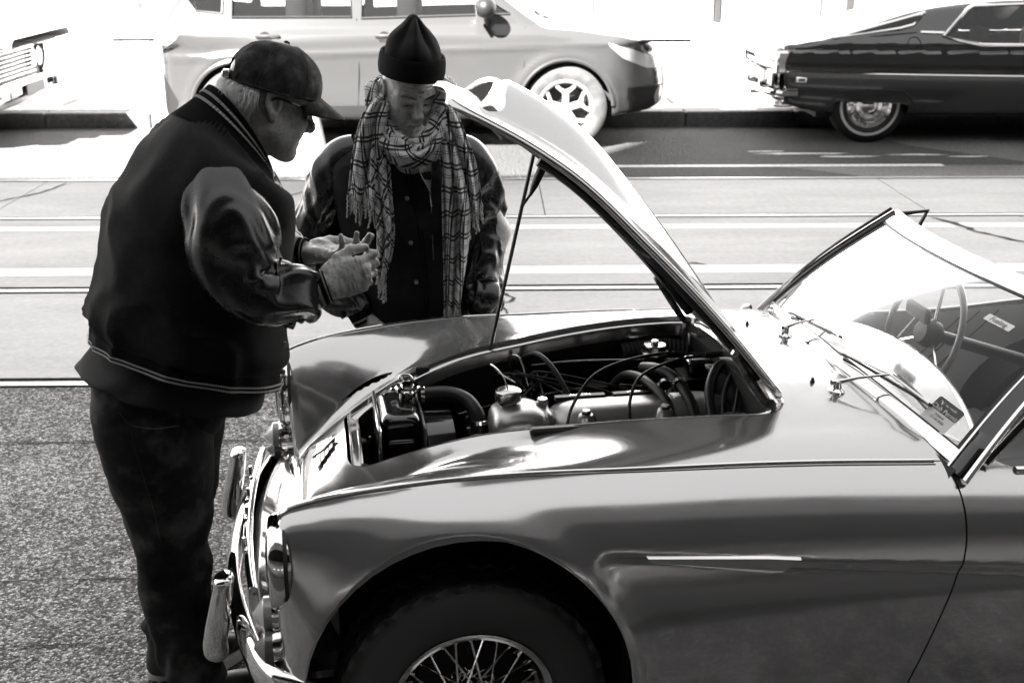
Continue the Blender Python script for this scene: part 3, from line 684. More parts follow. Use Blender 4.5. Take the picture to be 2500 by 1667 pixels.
# ================================================================== raised bonnet
PH = R(51); HX, HZ = 1.245, .853
def brot(P):
    P = np.asarray(P, float); d = P - np.array([HX, 0, HZ]); o = P.copy(); o[..., 0] = HX + d[..., 0] * math.cos(PH) + d[..., 2] * math.sin(PH); o[..., 2] = HZ - d[..., 0] * math.sin(PH) + d[..., 2] * math.cos(PH); return o
xs = np.unique(np.concatenate([np.linspace(.186, .30, 30), np.linspace(.30, 1.12, 70), np.linspace(1.12, 1.233, 16)]))
def half(xx):
    lo = np.zeros(len(xx)); hi = np.full(len(xx), .5)
    for _ in range(26):
        m = (lo + hi) / 2; f = rr_open(xx, m) + .006; lo = np.where(f < 0, m, lo); hi = np.where(f < 0, hi, m)
    return lo
hw_ = half(xs); tt = np.linspace(-1, 1, 81)
X = np.repeat(xs[:, None], 81, 1); Y = hw_[:, None] * tt[None]
def bon_z(X, Y):
    z_ = CB(X) - CA(X) * Y ** 2
    bw_ = .158 - .085 * sstep(.25, 1.2, X); rid = sstep(1.28, .30, X); env = np.clip(1 - (Y / bw_) ** 2, 0, 1)
    z_ = z_ + .072 * rid * env ** 1.15 * sstep(.262, .272, X)
    return z_
Z = bon_z(X, Y) + .001
P = brot(np.stack([X, Y, Z], -1)); v, q_ = grid_mesh(P)
BN = solid('bonnet', v, q_, .0025, 'silver_paint', HC)
e_ = np.concatenate([P[:, 0], P[-1, ::4], P[::-1, -1], P[0, ::-4]]); nrm = brot(np.array([HX, 0, HZ - .010])) - np.array([HX, 0, HZ])
inn = e_ + nrm * 1.6; v, q_ = grid_mesh(np.array([e_ + nrm * .05, e_ + nrm * 1.0, inn]), closeu=True); solid('edge_flange', v, q_, .002, 'chrome_dull', BN)
# underside frame
Pu = brot(np.stack([X[:, 3:-3], Y[:, 3:-3], (Z - .016)[:, 3:-3]], -1)); v, q_ = grid_mesh(Pu); mk('inner_panel', v, q_, 'silver_inner', BN)
for yy in (-.24, .24):
    xx = np.linspace(.42, 1.18, 18); MB().tube(brot(np.stack([xx, np.full(18, yy) * np.linspace(.8, 1.15, 18), bon_z(xx, np.full(18, yy)) - .03], 1)), .014, 8).build('stiffener', 'steel_black', BN)
# chrome air intake
tt2 = np.linspace(0, math.pi, 33); yw = .150
def sc(yy, k, xo): return brot(np.array([[xo, yy, float(bon_z(np.array([.22]), np.array([yy]))[0]) + k]]))[0]
outl = [(yw * math.cos(t), .070 * math.sin(t) ** .8 + .004) for t in tt2]
rg = []
for (sx, kk, xo) in ((1.04, 1.06, .335), (1.06, 1.12, .295), (1.06, 1.12, .262), (1.0, 1.04, .248), (.92, .92, .240), (.88, .86, .252)):
    rg.append([sc(a_ * sx, b_ * kk + .003, xo) for a_, b_ in outl])
v, q_ = grid_mesh(np.array(rg)); mk('intake_surround', v, q_, 'chrome', BN)
rg = [[sc(a_ * sx, -.002 + .008 * j, xo) for a_ in np.linspace(-yw * 1.06, yw * 1.06, 21)] for j, (sx, xo) in enumerate(((1, .235), (1, .236), (.95, .262)))]
v, q_ = grid_mesh(np.array(rg)); mk('intake_sill', v, q_, 'chrome', BN)
rg = [[sc(a_ * .93, b_ * .93, .2585) for a_, b_ in outl]]; v = np.array(rg[0]); mk('intake_dark', v, [tuple(range(len(v)))], 'bay_black', BN, smooth=False)
for k in range(19):
    yy = -.122 + k * .01356; hh = .062 * max(0.05, 1 - (yy / .133) ** 2) ** .4
    a0, a1 = sc(yy, .004, .251), sc(yy, hh, .251); MB().tube([a0, a1], .0022, 5).build('intake_slat', 'chrome_dull', BN)
# hinge arms, prop rod, release cable
for yy in (-.33, .33):
    p0 = brot(np.array([[1.05, yy, .815]]))[0]; p1 = brot(np.array([[1.2, yy, .80]]))[0]
    MB().tube([p0, p1, (1.20, yy * 1.02, .84), (1.19, yy * 1.03, .80), (1.21, yy * 1.02, .76)], .011, 6, sub=5).build('hinge_arm', 'dirty_metal', HC)
    MB().box((1.195, yy - .02, .745), (1.235, yy + .02, .805), .004).build('hinge_bracket', 'alloy_cast', HC)
    MB().lathe([(.0, .008), (.009, .008), (.010, 0)], p0 + np.array([0, -.012, 0]), (0, -1, 0), 6).build('hinge_bolt', 'chrome_dull', HC)
ptop = brot(np.array([[.50, .23, float(bon_z(np.array([.5]), np.array([.23]))[0]) - .03]]))[0]
MB().tube([(.592, .315, .745), ptop], .0055, 8).build('prop_rod', 'steel_black', HC)
c0 = brot(np.array([[.53, .21, float(bon_z(np.array([.53]), np.array([.21]))[0]) - .02]]))[0]
d_ = np.array([-.045, .015, -.11]); b = MB(); b.tube([c0, c0 + d_ * .25], .010, 8).build('clip', 'chrome_dull', HC)
MB().tube([c0 + d_ * .22, c0 + d_ * .35, c0 + d_ * .8, c0 + d_ * 1.05], [.010, .013, .010, .004], 8).build('clip_sleeve', 'rubber', HC); MB().tube([c0 + d_ * 1.0, c0 + d_ * 1.35 + np.array([-.01, 0, .0])], .004, 6).build('clip_tail', 'rubber', HC)
b = MB(); b.box((.565, .30, .725), (.625, .325, .775), .004).build('prop_bracket', 'alloy_cast', HC); MB().box((.58, .297, .742), (.612, .301, .758)).build('bracket_slot', 'bay_black', HC)
# ================================================================== engine bay contents   (y = -v: near side negative)
EN = bpy.data.objects.new('engine', None); COL.objects.link(EN); EN.parent = HC
def rbox(name, lo, hi, k, m, par=None, h=.008):
    lo = np.array(lo); hi = np.array(hi); c_ = (lo + hi) / 2; s_ = (hi - lo) / 2
    def f(P):
        d = np.abs(P - c_) - s_; return smax(smax(d[:, 0], d[:, 1], k), d[:, 2], k)
    v, q_, n_ = surfnet(f, lo - .02, hi + .02, h); return mk(name, v, q_, m, par or EN, normals=n_)
def cyl(name, c_, r, z0, z1, m, par=None, n=28, ax=(0, 0, 1), bev=.003):
    h = z1 - z0; return MB().lathe([(.0005, 0), (r - bev, 0), (r, bev), (r, h - bev), (r - bev, h), (.0005, h)], (c_[0], c_[1], z0 if len(c_) < 3 else c_[2]), ax, n).build(name, m, par or EN)
def tube(name, pts, r, m, sub=6, n=10): return MB().tube(pts, r, n, sub=sub).build(name, m, EN)
# radiator
rbox('radiator_tank', (.262, -.055, .56), (.368, .16, .748), .03, 'black_gloss')
rbox('tank_panel', (.275, -.062, .60), (.355, -.045, .69), .012, 'black_gloss', h=.005)
MB().box((.252, -.10, .40), (.262, .19, .735), .003).build('radiator_edge', 'chrome_dull', EN); MB().box((.37, -.10, .40), (.376, .19, .735), .002).build('radiator_edge', 'dirty_metal', EN)
MB().box((.272, -.30, .35), (.36, .30, .56)).build('radiator_core', 'bay_black', EN)
def fs(P):
    r = np.hypot(P[:, 2] - .50, P[:, 1] - .03); return np.maximum(np.abs(r - .205) - .004, np.abs(P[:, 0] - .418) - .038)
MB().lathe([(.205, -.038), (.209, -.036), (.209, .036), (.205, .038), (.200, .03), (.200, -.03)], (.418, .03, .508), (1, 0, 0), 60, 0, math.pi * 2).build('fan_cowl', 'black_gloss', EN)
cyl('filler_neck', (.345, .105), .022, .745, .765, 'brass')
b = MB(); b.lathe([(.0005, .014), (.016, .014), (.018, .009), (.030, .009), (.034, .004), (.034, -.004), (.03, -.006)], (.345, .105, .768), (0, 0, 1), 32)
for s in (0, 1): b.box((.345 - .012 if s else .345 - .046, .105 - .046 if s else .105 - .010, .764), (.345 + .012 if s else .345 + .046, .105 + .046 if s else .105 + .010, .772), .003)
b.build('radiator_cap', 'chrome', EN)
tube('overflow_pipe', [(.34, .13, .765), (.33, .15, .785), (.36, .16, .775), (.375, .155, .70)], .006, 'chrome_dull')
tube('top_hose', [(.372, .11, .742), (.41, .11, .745), (.46, .10, .745), (.50, .075, .735), (.522, .04, .712), (.528, .02, .685), (.526, .01, .66)], .0205, 'hose', n=16)
for p, d in (((.385, .11, .743), (1, 0, 0)), ((.5285, .018, .69), (-.02, -.3, -.9))):
    MB().lathe([(.021, -.006), (.0235, -.005), (.0235, .005), (.021, .006)], p, d, 20).build('hose_clip', 'chrome_dull', EN)
rbox('thermostat_housing', (.49, -.05, .60), (.56, .045, .675), .05, 'alloy_cast')
for p in ((.492, -.03), (.555, -.045), (.50, .045)): cyl('stud', p, .007, .66, .70, 'chrome_dull', n=6, bev=.001)
# rocker cover
rbox('rocker_cover', (.548, -.115, .60), (.70, .055, .757), .055, 'alloy_cast')
rbox('rocker_cover_rear', (.70, -.11, .60), (1.215, .055, .748), .07, 'alloy_cast')
rbox('cover_bridge', (.675, -.085, .66), (.715, .045, .745), .03, 'alloy_cast', h=.006)
cyl('cover_bolt', (.693, -.012), .016, .742, .762, 'chrome', n=6); cyl('cover_bolt', (1.02, -.012), .014, .728, .748, 'chrome', n=6)
for x0, s_ in ((.76, 'AUSTIN'), (.92, 'HEALEY')):
    MB().box((x0 - .028, .012, .738), (x0 + .112, .034, .7505), .002).build('name_plate', 'label_dark', EN)
    text('plate_lettering', s_, .017, (x0 + .042, .023, .7513), (0, 0, 0), 'chrome_dull', EN, .0004)
b = MB(); b.lathe([(.0005, .030), (.028, .030), (.0345, .026), (.036, .018), (.036, .002), (.033, 0)], (.60, -.015, .765), (0, 0, 1), 36); b.lathe([(.025, -.02), (.025, .0)], (.60, -.015, .765), (0, 0, 1), 24)
b.build('oil_filler_cap', 'chrome_dull', EN); tube('filler_wire', [(.60, -.015, .795), (.585, .01, .83), (.565, .06, .84), (.59, .10, .80), (.64, .12, .76)], .0022, 'chrome_dull')
# carburettor dashpots along the near side
for xx in (.785, .995):
    MB().lathe([(.062, -.03), (.060, -.012), (.030, -.004), (.022, .004), (.0205, .03), (.0175, .034), (.0005, .035)], (xx, -.125, .722), (0, 0, 1), 32).build('dashpot', 'alloy_cast', EN)
    cyl('dashpot_cap', (xx, -.125), .013, .755, .768, 'brass', n=6)
    tube('dashpot_bracket', [(xx + .03, -.06, .735), (xx + .028, -.09, .73), (xx + .04, -.12, .70)], .006, 'steel_black')
MB().box((.60, -.345, .798), (1.14, -.318, .818), .006).build('rubber_rail', 'rubber', EN)
# throttle cables and hoses
tube('throttle_cable', [(.735, -.12, .72), (.76, -.08, .765), (.83, 0, .81), (.93, .05, .83), (1.06, .08, .835), (1.17, .06, .83)], .0042, 'cable')
tube('choke_cable', [(.905, -.12, .72), (.91, -.09, .77), (.95, -.03, .81), (1.03, .02, .825), (1.12, .05, .83), (1.18, .055, .825)], .0042, 'cable')
tube('heater_hose', [(1.03, -.10, .71), (1.02, -.05, .75), (1.0, .03, .765), (.985, .11, .76), (.96, .17, .74), (.93, .22, .68)], .0125, 'hose', n=14)
def ribbed(name, pts, r, m):
    p = crsub(np.array(pts, float), 16); rr = np.array([r * (1 + .10 * (k % 2)) for k in range(len(p))]); return MB().tube(p, rr, 14).build(name, m, EN)
ribbed('breather_hose', [(1.085, -.12, .71), (1.08, -.06, .755), (1.06, .02, .785), (1.03, .08, .79), (1.01, .15, .77)], .0145, 'hose')
for p, d in (((1.035, .005, .768), (0, 1, .1)), ((1.07, -.01, .775), (0, 1, .2))): MB().lathe([(.018, -.007), (.022, -.006), (.022, .006), (.018, .007)], p, d, 18).build('hose_clip', 'chrome_dull', EN)
tube('loom', [(1.12, -.16, .70), (1.14, -.05, .76), (1.18, .02, .80), (1.23, .06, .81)], .014, 'hose', n=12); tube('loom', [(1.14, -.18, .69), (1.17, -.08, .76), (1.21, -.02, .80), (1.235, .02, .80)], .007, 'cable'); tube('loom', [(1.15, -.2, .70), (1.2, -.1, .77), (1.23, -.03, .79)], .005, 'cable')
hx = [(1.165 + .030 * math.cos(t) + .0004 * t, -.17 + .03 * math.sin(t), .735 + .0006 * t) for t in np.linspace(0, 12.5, 70)]; MB().tube(hx, .0028, 6).build('coiled_wire', 'chrome_dull', EN)
# far side: distributor, plug leads, coil, reservoir, regulator, steering box
cyl('distributor_body', (.70, .235), .038, .58, .645, 'steel_black'); cyl('distributor_cap', (.70, .235), .042, .645, .685, 'black_gloss')
for k in range(6):
    t = k * 1.05; p = (.70 + .027 * math.cos(t), .235 + .027 * math.sin(t)); cyl('cap_tower', p, .008, .684, .702, 'black_gloss', n=10)
    tube('plug_lead', [(*p, .70), (p[0] + .03 * math.cos(t), p[1] + .02, .725 + .004 * k), (.66 + .07 * k, .16, .69), (.62 + .085 * k, .09, .66)], .003, 'cable')
cyl('ignition_coil', (.66, .30), .027, .60, .72, 'black_gloss'); tube('coil_lead', [(.66, .30, .72), (.655, .29, .775), (.68, .26, .775), (.70, .235, .70)], .004, 'chrome_dull'); tube('coil_lead', [(.67, .31, .745), (.72, .26, .79), (.76, .2, .77), (.80, .13, .70)], .0075, 'cable')
MB().box((.63, .33, .70), (.76, .336, .79), .002).build('side_plate', 'alloy_cast', EN)
for xx, zz in ((.65, .765), (.69, .775), (.71, .79)): MB().lathe([(.0005, .006), (.008, .006), (.008, 0)], (xx, .329, zz - .01), (0, -1, 0), 6).build('bolt', 'chrome_dull', EN)
cyl('fluid_reservoir', (1.08, .27), .034, .66, .765, 'steel_black'); cyl('reservoir_collar', (1.08, .27), .042, .765, .775, 'chrome_dull'); cyl('reservoir_cap', (1.08, .27), .034, .775, .795, 'chrome_dull'); cyl('cap_knob', (1.08, .27), .012, .795, .806, 'chrome')
rbox('regulator_box', (1.135, .115, .745), (1.21, .185, .79), .012, 'black_gloss'); MB().box((1.15, .13, .7895), (1.20, .165, .7915)).build('regulator_label', 'label_white', EN); MB().box((1.12, .1, .70), (1.225, .2, .744)).build('regulator_foot', 'bay_black', EN)
MB().box((1.165, .01, .79), (1.225, .07, .80), .002).build('cable_bracket', 'dirty_metal', EN); MB().tube([(1.16, .055, .83), (1.235, .05, .835)], .009, 8).build('cable_sleeve', 'rubber', EN)
tube('fuel_pipe', [(.72, .30, .74), (.85, .30, .745), (1.0, .285, .745), (1.16, .25, .75)], .0035, 'chrome_dull'); tube('brake_pipe', [(.5, .26, .62), (.7, .3, .64), (.95, .31, .66), (1.08, .27, .66)], .0035, 'chrome_dull')
ribbed('air_duct', [(.40, .27, .66), (.48, .30, .68), (.58, .345, .69)], .042, 'rubber_matt'); ribbed('air_duct', [(1.0, .34, .74), (1.1, .345, .75), (1.2, .33, .74)], .035, 'rubber_matt')
for yy, xx, zz in ((.348, .70, .795), (.375, .98, .80), (.265, .40, .765)): MB().box((xx - .02, yy - .012, zz - .018), (xx + .02, yy + .003, zz + .004), .003).build('bonnet_buffer', 'rubber', EN)
cyl('starter_solenoid', (.9, .22), .03, .60, .70, 'steel_black'); rbox('engine_block', (.56, -.13, .35), (1.2, .10, .61), .02, 'steel_black', h=.016)
rbox('horn', (.19, -.07, .56), (.235, -.02, .62), .02, 'dirty_metal', h=.006); rbox('horn', (.20, .09, .55), (.235, .13, .63), .02, 'steel_black', h=.006)
MB().tube([(.215, .02, .56), (.235, .0, .68)], .003, 6).build('stay_rod', 'chrome_dull', EN)
for xx in (1.213, 1.205):
    for k in range(5): MB().lathe([(.0005, .006), (.007, .006), (.007, 0)], (xx, -.25 + k * .06, .70 + .015 * (k % 2)), (-1, 0, 0), 6).build('bulkhead_bolt', 'chrome_dull', EN)
rbox('fuse_block', (1.175, -.30, .70), (1.22, -.25, .775), .008, 'steel_black', h=.006)
# ================================================================== windscreen, scuttle fittings and cockpit
WS = bpy.data.objects.new('windscreen', None); COL.objects.link(WS); WS.parent = HC
def wsp(v_, t):
    """point of the windscreen sheet: v_ in -1..1 across, t 0 base .. 1 top"""
    vb = .615 * v_; vt = .525 * v_
    b_ = np.array([1.437 + .27 * vb * vb, vb, .852 - .235 * vb * vb]); p_ = np.array([1.838 + .24 * vt * vt, vt, 1.092 - .03 * vt * vt])
    bow = .012 * math.sin(math.pi * t); return b_ * (1 - t) + p_ * t + np.array([-bow, 0, bow])
vv = np.linspace(-1, 1, 41); G_ = np.array([[wsp(a_, t) for a_ in vv] for t in np.linspace(0.03, .985, 15)])
v, q_ = grid_mesh(G_); mk('glass', v, q_, 'screen_glass', WS)
def strip(name, f0, f1, m, th=.010, n=41):
    """flat chrome section between two lines on the sheet, with thickness"""
    A = np.array([f0(a_) for a_ in np.linspace(0, 1, n)]); B = np.array([f1(a_) for a_ in np.linspace(0, 1, n)])
    T_ = np.gradient(A, axis=0); N_ = np.cross(T_, B - A); N_ /= np.linalg.norm(N_, axis=1)[:, None]
    rg = [A + N_ * th * .5, A + N_ * th * .2 - (B - A) * .12, A - N_ * th * .4, B - N_ * th * .4, B + N_ * th * .2 + (B - A) * .12, B + N_ * th * .5, (A + B) / 2 + N_ * th * .75]
    v, q_ = grid_mesh(np.array(rg).transpose(1, 0, 2), closeu=True); return mk(name, v, q_, m, WS, sharp=60)
strip('top_rail', lambda a_: wsp(2 * a_ - 1, .955), lambda a_: wsp(2 * a_ - 1, 1.06), 'chrome', .016)
strip('bottom_rail', lambda a_: wsp(2 * a_ - 1, .0), lambda a_: wsp(2 * a_ - 1, .085), 'chrome', .012)
strip('glass_rubber', lambda a_: wsp(2 * a_ - 1, .085), lambda a_: wsp(2 * a_ - 1, .097), 'rubber', .008); strip('glass_rubber', lambda a_: wsp(2 * a_ - 1, .94), lambda a_: wsp(2 * a_ - 1, .953), 'rubber', .008)
strip('base_rubber', lambda a_: wsp(2 * a_ - 1, -.085) + np.array([0, 0, .002]), lambda a_: wsp(2 * a_ - 1, .0), 'rubber', .020)
for s in (-1, 1):
    def ln(o, dx=0, dz=0): return lambda a_: wsp(s * (1 + o), -.01 + 1.05 * a_) + np.array([dx, 0, dz])
    strip('pillar', ln(-.030), ln(.042), 'black_gloss', .016); strip('pillar_trim', ln(-.036), ln(-.028), 'chrome', .020); strip('pillar_trim', ln(.040), ln(.052), 'chrome', .022); strip('pillar_seal', ln(-.055), ln(-.038), 'rubber', .010)
    if s < 0: continue
    b = MB(); p0 = wsp(s * 1.0, -.02); b.tube([p0 + np.array([-.03, 0, .02]), p0 + np.array([-.045, s * .012, .01]), p0 + np.array([-.05, s * .01, -.03]), p0 + np.array([-.03, s * .01, -.05])], [.012, .016, .015, .012], 10, sub=4); b.build('stanchion', 'chrome', WS)
    MB().lathe([(.02, 0), (.021, .006), (.014, .012), (.012, .03), (.0005, .031)], p0 + np.array([-.05, s * .0, -.055]), (-.2, 0, 1), 20).build('stanchion_nut', 'chrome', WS)
p = wsp(-1, 1.04); MB().box(p + np.array([.01, -.05, -.02]), p + np.array([.10, .0, .0]), .006).build('hood_catch', 'chrome', WS)
p = wsp(1, 1.03)
b = MB(); b.tube([p + np.array([.02, 0, -.002]), p + np.array([.115, .005, .004]), p + np.array([.075, .0, -.075])], .008, 8).build('quarterlight_frame', 'rubber', WS)
# permit label and name sticker on the glass, read from outside
def glass_frame(v_, t, off=.0025):
    o_ = wsp(v_, t); ax = wsp(v_ - .01, t) - wsp(v_ + .01, t); ay = wsp(v_, t + .01) - wsp(v_, t - .01); ax /= np.linalg.norm(ax); nz = np.cross(ax, ay); nz /= np.linalg.norm(nz); ay = np.cross(nz, ax)
    M = Matrix.Identity(4)
    for i in range(3): M[i][0], M[i][1], M[i][2], M[i][3] = ax[i], ay[i], nz[i], o_[i] + nz[i] * off
    return M
def plate(name, x0, x1, y0, y1, z, m, par, M, r=.006):
    pts = []
    for cx_, cy_, a0 in ((x1 - r, y1 - r, 0), (x0 + r, y1 - r, 90), (x0 + r, y0 + r, 180), (x1 - r, y0 + r, 270)):
        pts += [(cx_ + r * math.cos(R(a0 + k * 22.5)), cy_ + r * math.sin(R(a0 + k * 22.5)), z) for k in range(5)]
    return mk(name, [tuple(M @ Vector(p)) for p in pts], [tuple(range(20))], m, par, smooth=False)
ST = bpy.data.objects.new('permit_label', None); COL.objects.link(ST); ST.parent = WS; M = glass_frame(-.815, .165)
plate('label_sheet', -.042, .042, -.037, .037, 0, 'label_white', ST, M); plate('label_header', -.042, .042, .003, .037, .0004, 'label_dark', ST, M)
text('lettering', 'Club Permit', .0165, None, None, 'label_white', ST, .0001, matrix=M @ Matrix.Translation((0, .0105, .0009)))
text('lettering', 'vic roads', .010, None, None, 'label_white', ST, .0001, matrix=M @ Matrix.Translation((.006, .026, .0009)))
text('lettering', '7534HA', .009, None, None, 'ink', ST, .0001, matrix=M @ Matrix.Translation((-.002, -.006, .0006))); text('lettering', '27-10-2026', .0095, None, None, 'ink', ST, .0001, matrix=M @ Matrix.Translation((0, -.016, .0006)))
mk('logo', [tuple(M @ Vector(p)) for p in ((-.030, .031, .001), (-.024, .029, .001), (-.021, .024, .001), (-.017, .032, .001), (-.021, .0185, .001))], [(0, 1, 2, 4), (2, 3, 4)], 'label_white', ST, smooth=False)
M = glass_frame(-.66, .74); S2 = bpy.data.objects.new('name_sticker', None); COL.objects.link(S2); S2.parent = WS
plate('sticker_sheet', -.045, .045, -.011, .011, 0, 'label_white', S2, M, .003); text('lettering', 'Fueling', .02, None, None, 'ink', S2, .0001, matrix=M @ Matrix.Translation((0, 0, .0008)))
# wipers and washer jets
for x_, y_ in ((1.405, .10), (1.385, -.29)):
    z_ = float(hsurf_z(x_, y_)[0]); w_ = bpy.data.objects.new('wiper', None); COL.objects.link(w_); w_.parent = HC
    MB().lathe([(.022, -.004), (.021, .004), (.012, .010), (.010, .028), (.0005, .03)], (x_, y_, z_), (.1, 0, 1), 18).build('spindle', 'chrome', w_)
    p0 = np.array([x_, y_, z_ + .025]); p1 = wsp((y_ - .03) / .6, .16) + np.array([-.015, 0, .018]); a_ = wsp((y_ + .16) / .6, .10) + np.array([-.008, 0, .008]); c_ = wsp((y_ - .17) / .6, .17) + np.array([-.008, 0, .008])
    MB().tube([p0 + np.array([-.015, 0, 0]), p0, p0 * .6 + p1 * .4 + np.array([0, 0, .004]), p1], [.007, .007, .004, .003], 8).build('arm', 'chrome', w_); MB().tube([a_, (a_ + c_) / 2, c_], .004, 6).build('blade', 'rubber', w_); MB().tube([a_ + np.array([-.006, 0, .006]), p1, c_ + np.array([-.006, 0, .006])], .003, 6).build('blade_holder', 'chrome', w_)
for x_, y_ in ((1.345, -.235), (1.345, .235)):
    z_ = float(hsurf_z(x_, y_)[0]); MB().lathe([(.006, 0), (.006, .004), (.004, .006), (.004, .011), (.0005, .012)], (x_, y_, z_), (0, 0, 1), 12).build('washer_jet', 'rubber', HC)
# scuttle vents
for y_ in (-.36,):
    xx = np.linspace(1.60, 1.612, 2)
    for k in (0, .014):
        yy = np.linspace(-.46, -.20, 12); pz = on_top(np.full(12, 1.585 + k) - .12 * (yy + .33) ** 2, yy, .001); MB().tube(pz, .0035, 6).build('demister_slot', 'silver_inner', HC)
# cockpit
CK = bpy.data.objects.new('cockpit', None); COL.objects.link(CK); CK.parent = HC
yy = np.linspace(-.60, .60, 41); fx = 1.735 - .36 * yy ** 2; zt_ = hsurf_z(fx - .004, yy)
rg = [np.stack([fx - .004, yy, zt_ + .001], 1), np.stack([fx + .012, yy, zt_ - .004], 1), np.stack([fx + .016, yy, zt_ - .02], 1), np.stack([fx + .004, yy, zt_ - .05], 1), np.stack([fx - .03, yy, zt_ - .22], 1)]
v, q_ = grid_mesh(np.array(rg)); mk('dashboard', v, q_, 'silver_paint', CK)
for y_ in (.22, .44): MB().lathe([(.055, 0), (.05, .006), (.046, .004), (.0005, .004)], (1.72 - .36 * y_ * y_, y_, .745), (1, 0, .12), 28).build('dial', 'chrome_dull', CK)
for s in (-1, 1):
    b = MB(); xx = np.linspace(1.50, 2.6, 24); P = [[(x_, s * .596, zz) for x_ in xx] for zz in (.30, .45, .60, .70, .745)]; v, q_ = grid_mesh(np.array(P)); mk('door_trim', v, q_, 'trim_grey', CK)
    zc = hsurf_z(xx, np.full(24, s * .612)); MB().tube(np.stack([xx, np.full(24, s * .606), zc + .002], 1)[4:], .011, 8).build('door_capping', 'chrome', CK)
    for k in (0, .05, .12): MB().tube([(1.9 + k, s * .5945, .40), (2.25 + k, s * .5945, .73)], .002, 5).build('trim_piping', 'rubber', CK)
MB().box((1.45, -.60, .24), (2.9, .60, .26)).build('floor', 'carpet', CK); MB().box((1.5, -.09, .26), (2.7, .09, .44), .03).build('tunnel', 'carpet', CK); MB().box((2.72, -.6, .26), (2.75, .6, .80)).build('rear_bulkhead', 'carpet', CK)
def seat(y_):
    s_ = bpy.data.objects.new('seat', None); COL.objects.link(s_); s_.parent = CK
    rbox('cushion', (2.02, y_ - .22, .30), (2.48, y_ + .22, .43), .06, 'seat_leather', s_, .014)
    def f(P):
        d0 = np.abs(P[:, 0] - 2.50 - .28 * (P[:, 2] - .4)) - .055; d1 = np.abs(P[:, 1] - y_) - .22; d2 = np.abs(P[:, 2] - .60) - .20; return smax(smax(d0, d1, .08), d2, .12)
    v, q_, n_ = surfnet(f, (2.3, y_ - .26, .36), (2.8, y_ + .26, .86), .015); mk('backrest', v, q_, 'seat_leather', s_, normals=n_)
seat(-.30); seat(.30)
sw_ = bpy.data.objects.new('steering_wheel', None); COL.objects.link(sw_); sw_.parent = CK; sw_.location = (1.95, .33, .765); sw_.rotation_euler = (0, R(-72), 0)
ts_ = np.linspace(0, 2 * math.pi, 49); MB().tube([(.195 * math.cos(t), .195 * math.sin(t), 0) for t in ts_], .0105, 10, caps=False).build('rim', 'wheel_wood', sw_)
for t in (0, 2.1, 4.2): MB().tube([(.03 * math.cos(t), .03 * math.sin(t), -.03), (.19 * math.cos(t), .19 * math.sin(t), 0)], .006, 6).build('spoke', 'chrome', sw_)
MB().lathe([(.0005, .01), (.035, .008), (.045, -.02), (.04, -.05)], (0, 0, 0), (0, 0, 1), 24).build('boss', 'rubber', sw_); MB().tube([(0, 0, -.04), (0, 0, -.45)], .02, 10).build('column', 'steel_black', sw_)
MB().tube([(1.70, .02, .86), (1.74, .0, .93)], .004, 6).build('mirror_stem', 'chrome', CK); rbox('mirror', (1.735, -.06, .92), (1.755, .06, .965), .012, 'rubber', CK, .006)
# quarter light on the near door
b = MB(); b.tube([(1.62, -.598, .77), (1.78, -.575, .93), (1.93, -.55, 1.075)], .008, 8); b.build('side_window_frame', 'rubber', CK)
b = MB(); b.tube([(1.63, -.605, .775), (1.94, -.557, 1.075)], .004, 6); b.build('side_window_trim', 'chrome', CK)
# ================================================================== parked cars across the street
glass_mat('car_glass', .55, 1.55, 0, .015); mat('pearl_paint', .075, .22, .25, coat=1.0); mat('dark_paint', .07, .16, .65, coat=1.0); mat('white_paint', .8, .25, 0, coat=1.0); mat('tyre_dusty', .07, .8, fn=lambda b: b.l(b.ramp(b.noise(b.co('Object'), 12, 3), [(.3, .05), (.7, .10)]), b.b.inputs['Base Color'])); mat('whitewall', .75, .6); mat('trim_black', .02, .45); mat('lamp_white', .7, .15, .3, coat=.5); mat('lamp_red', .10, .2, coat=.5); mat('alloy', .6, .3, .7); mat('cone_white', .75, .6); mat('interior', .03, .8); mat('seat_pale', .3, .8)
def carmesh(f, lo, hi, h): v, q_, n_ = surfnet(f, lo, hi, h); return v, tris(q_), n_
def clips(M_, *gs):
    v, t, n_ = M_
    for g in gs: v, t, n_ = clip(v, t, n_, g(v, n_))
    return v, t, n_
def poly_sdf(px, pz, pts):
    """signed distance to a 2D polygon, negative inside"""
    pts = np.array(pts, float); d = np.full(len(px), 1e9); s = np.ones(len(px)); j = len(pts) - 1
    for i in range(len(pts)):
        e = pts[j] - pts[i]; wx = px - pts[i][0]; wz = pz - pts[i][1]; t = np.clip((wx * e[0] + wz * e[1]) / (e @ e), 0, 1); d = np.minimum(d, (wx - e[0] * t) ** 2 + (wz - e[1] * t) ** 2)
        c1 = pz >= pts[i][1]; c2 = pz < pts[j][1]; c3 = e[0] * wz > e[1] * wx; s = np.where((c1 & c2 & c3) | (~c1 & ~c2 & ~c3), -s, s); j = i
    return s * np.sqrt(d)
def frame_tube(name, pts, fy, r, m, par, closed=True, sub=4):
    p = [np.array([a_, fy(a_, b_), b_]) for a_, b_ in pts]; p = p + p[:2] if closed else p; q = crsub(np.array(p), sub) if sub else np.array(p); MB().tube(q[:-sub] if closed and sub else q, r, 6).build(name, m, par)
def side_y(f, xs, zs, y0=.3, y1=1.1):
    xs = np.atleast_1d(np.asarray(xs, float)); zs = np.atleast_1d(np.asarray(zs, float)); lo = np.full(xs.shape, y0); hi = np.full(xs.shape, y1)
    for _ in range(24):
        m = (lo + hi) / 2; v = f(np.stack([xs, -m, zs], 1)); lo = np.where(v < 0, m, lo); hi = np.where(v < 0, hi, m)
    return -(lo + hi) / 2
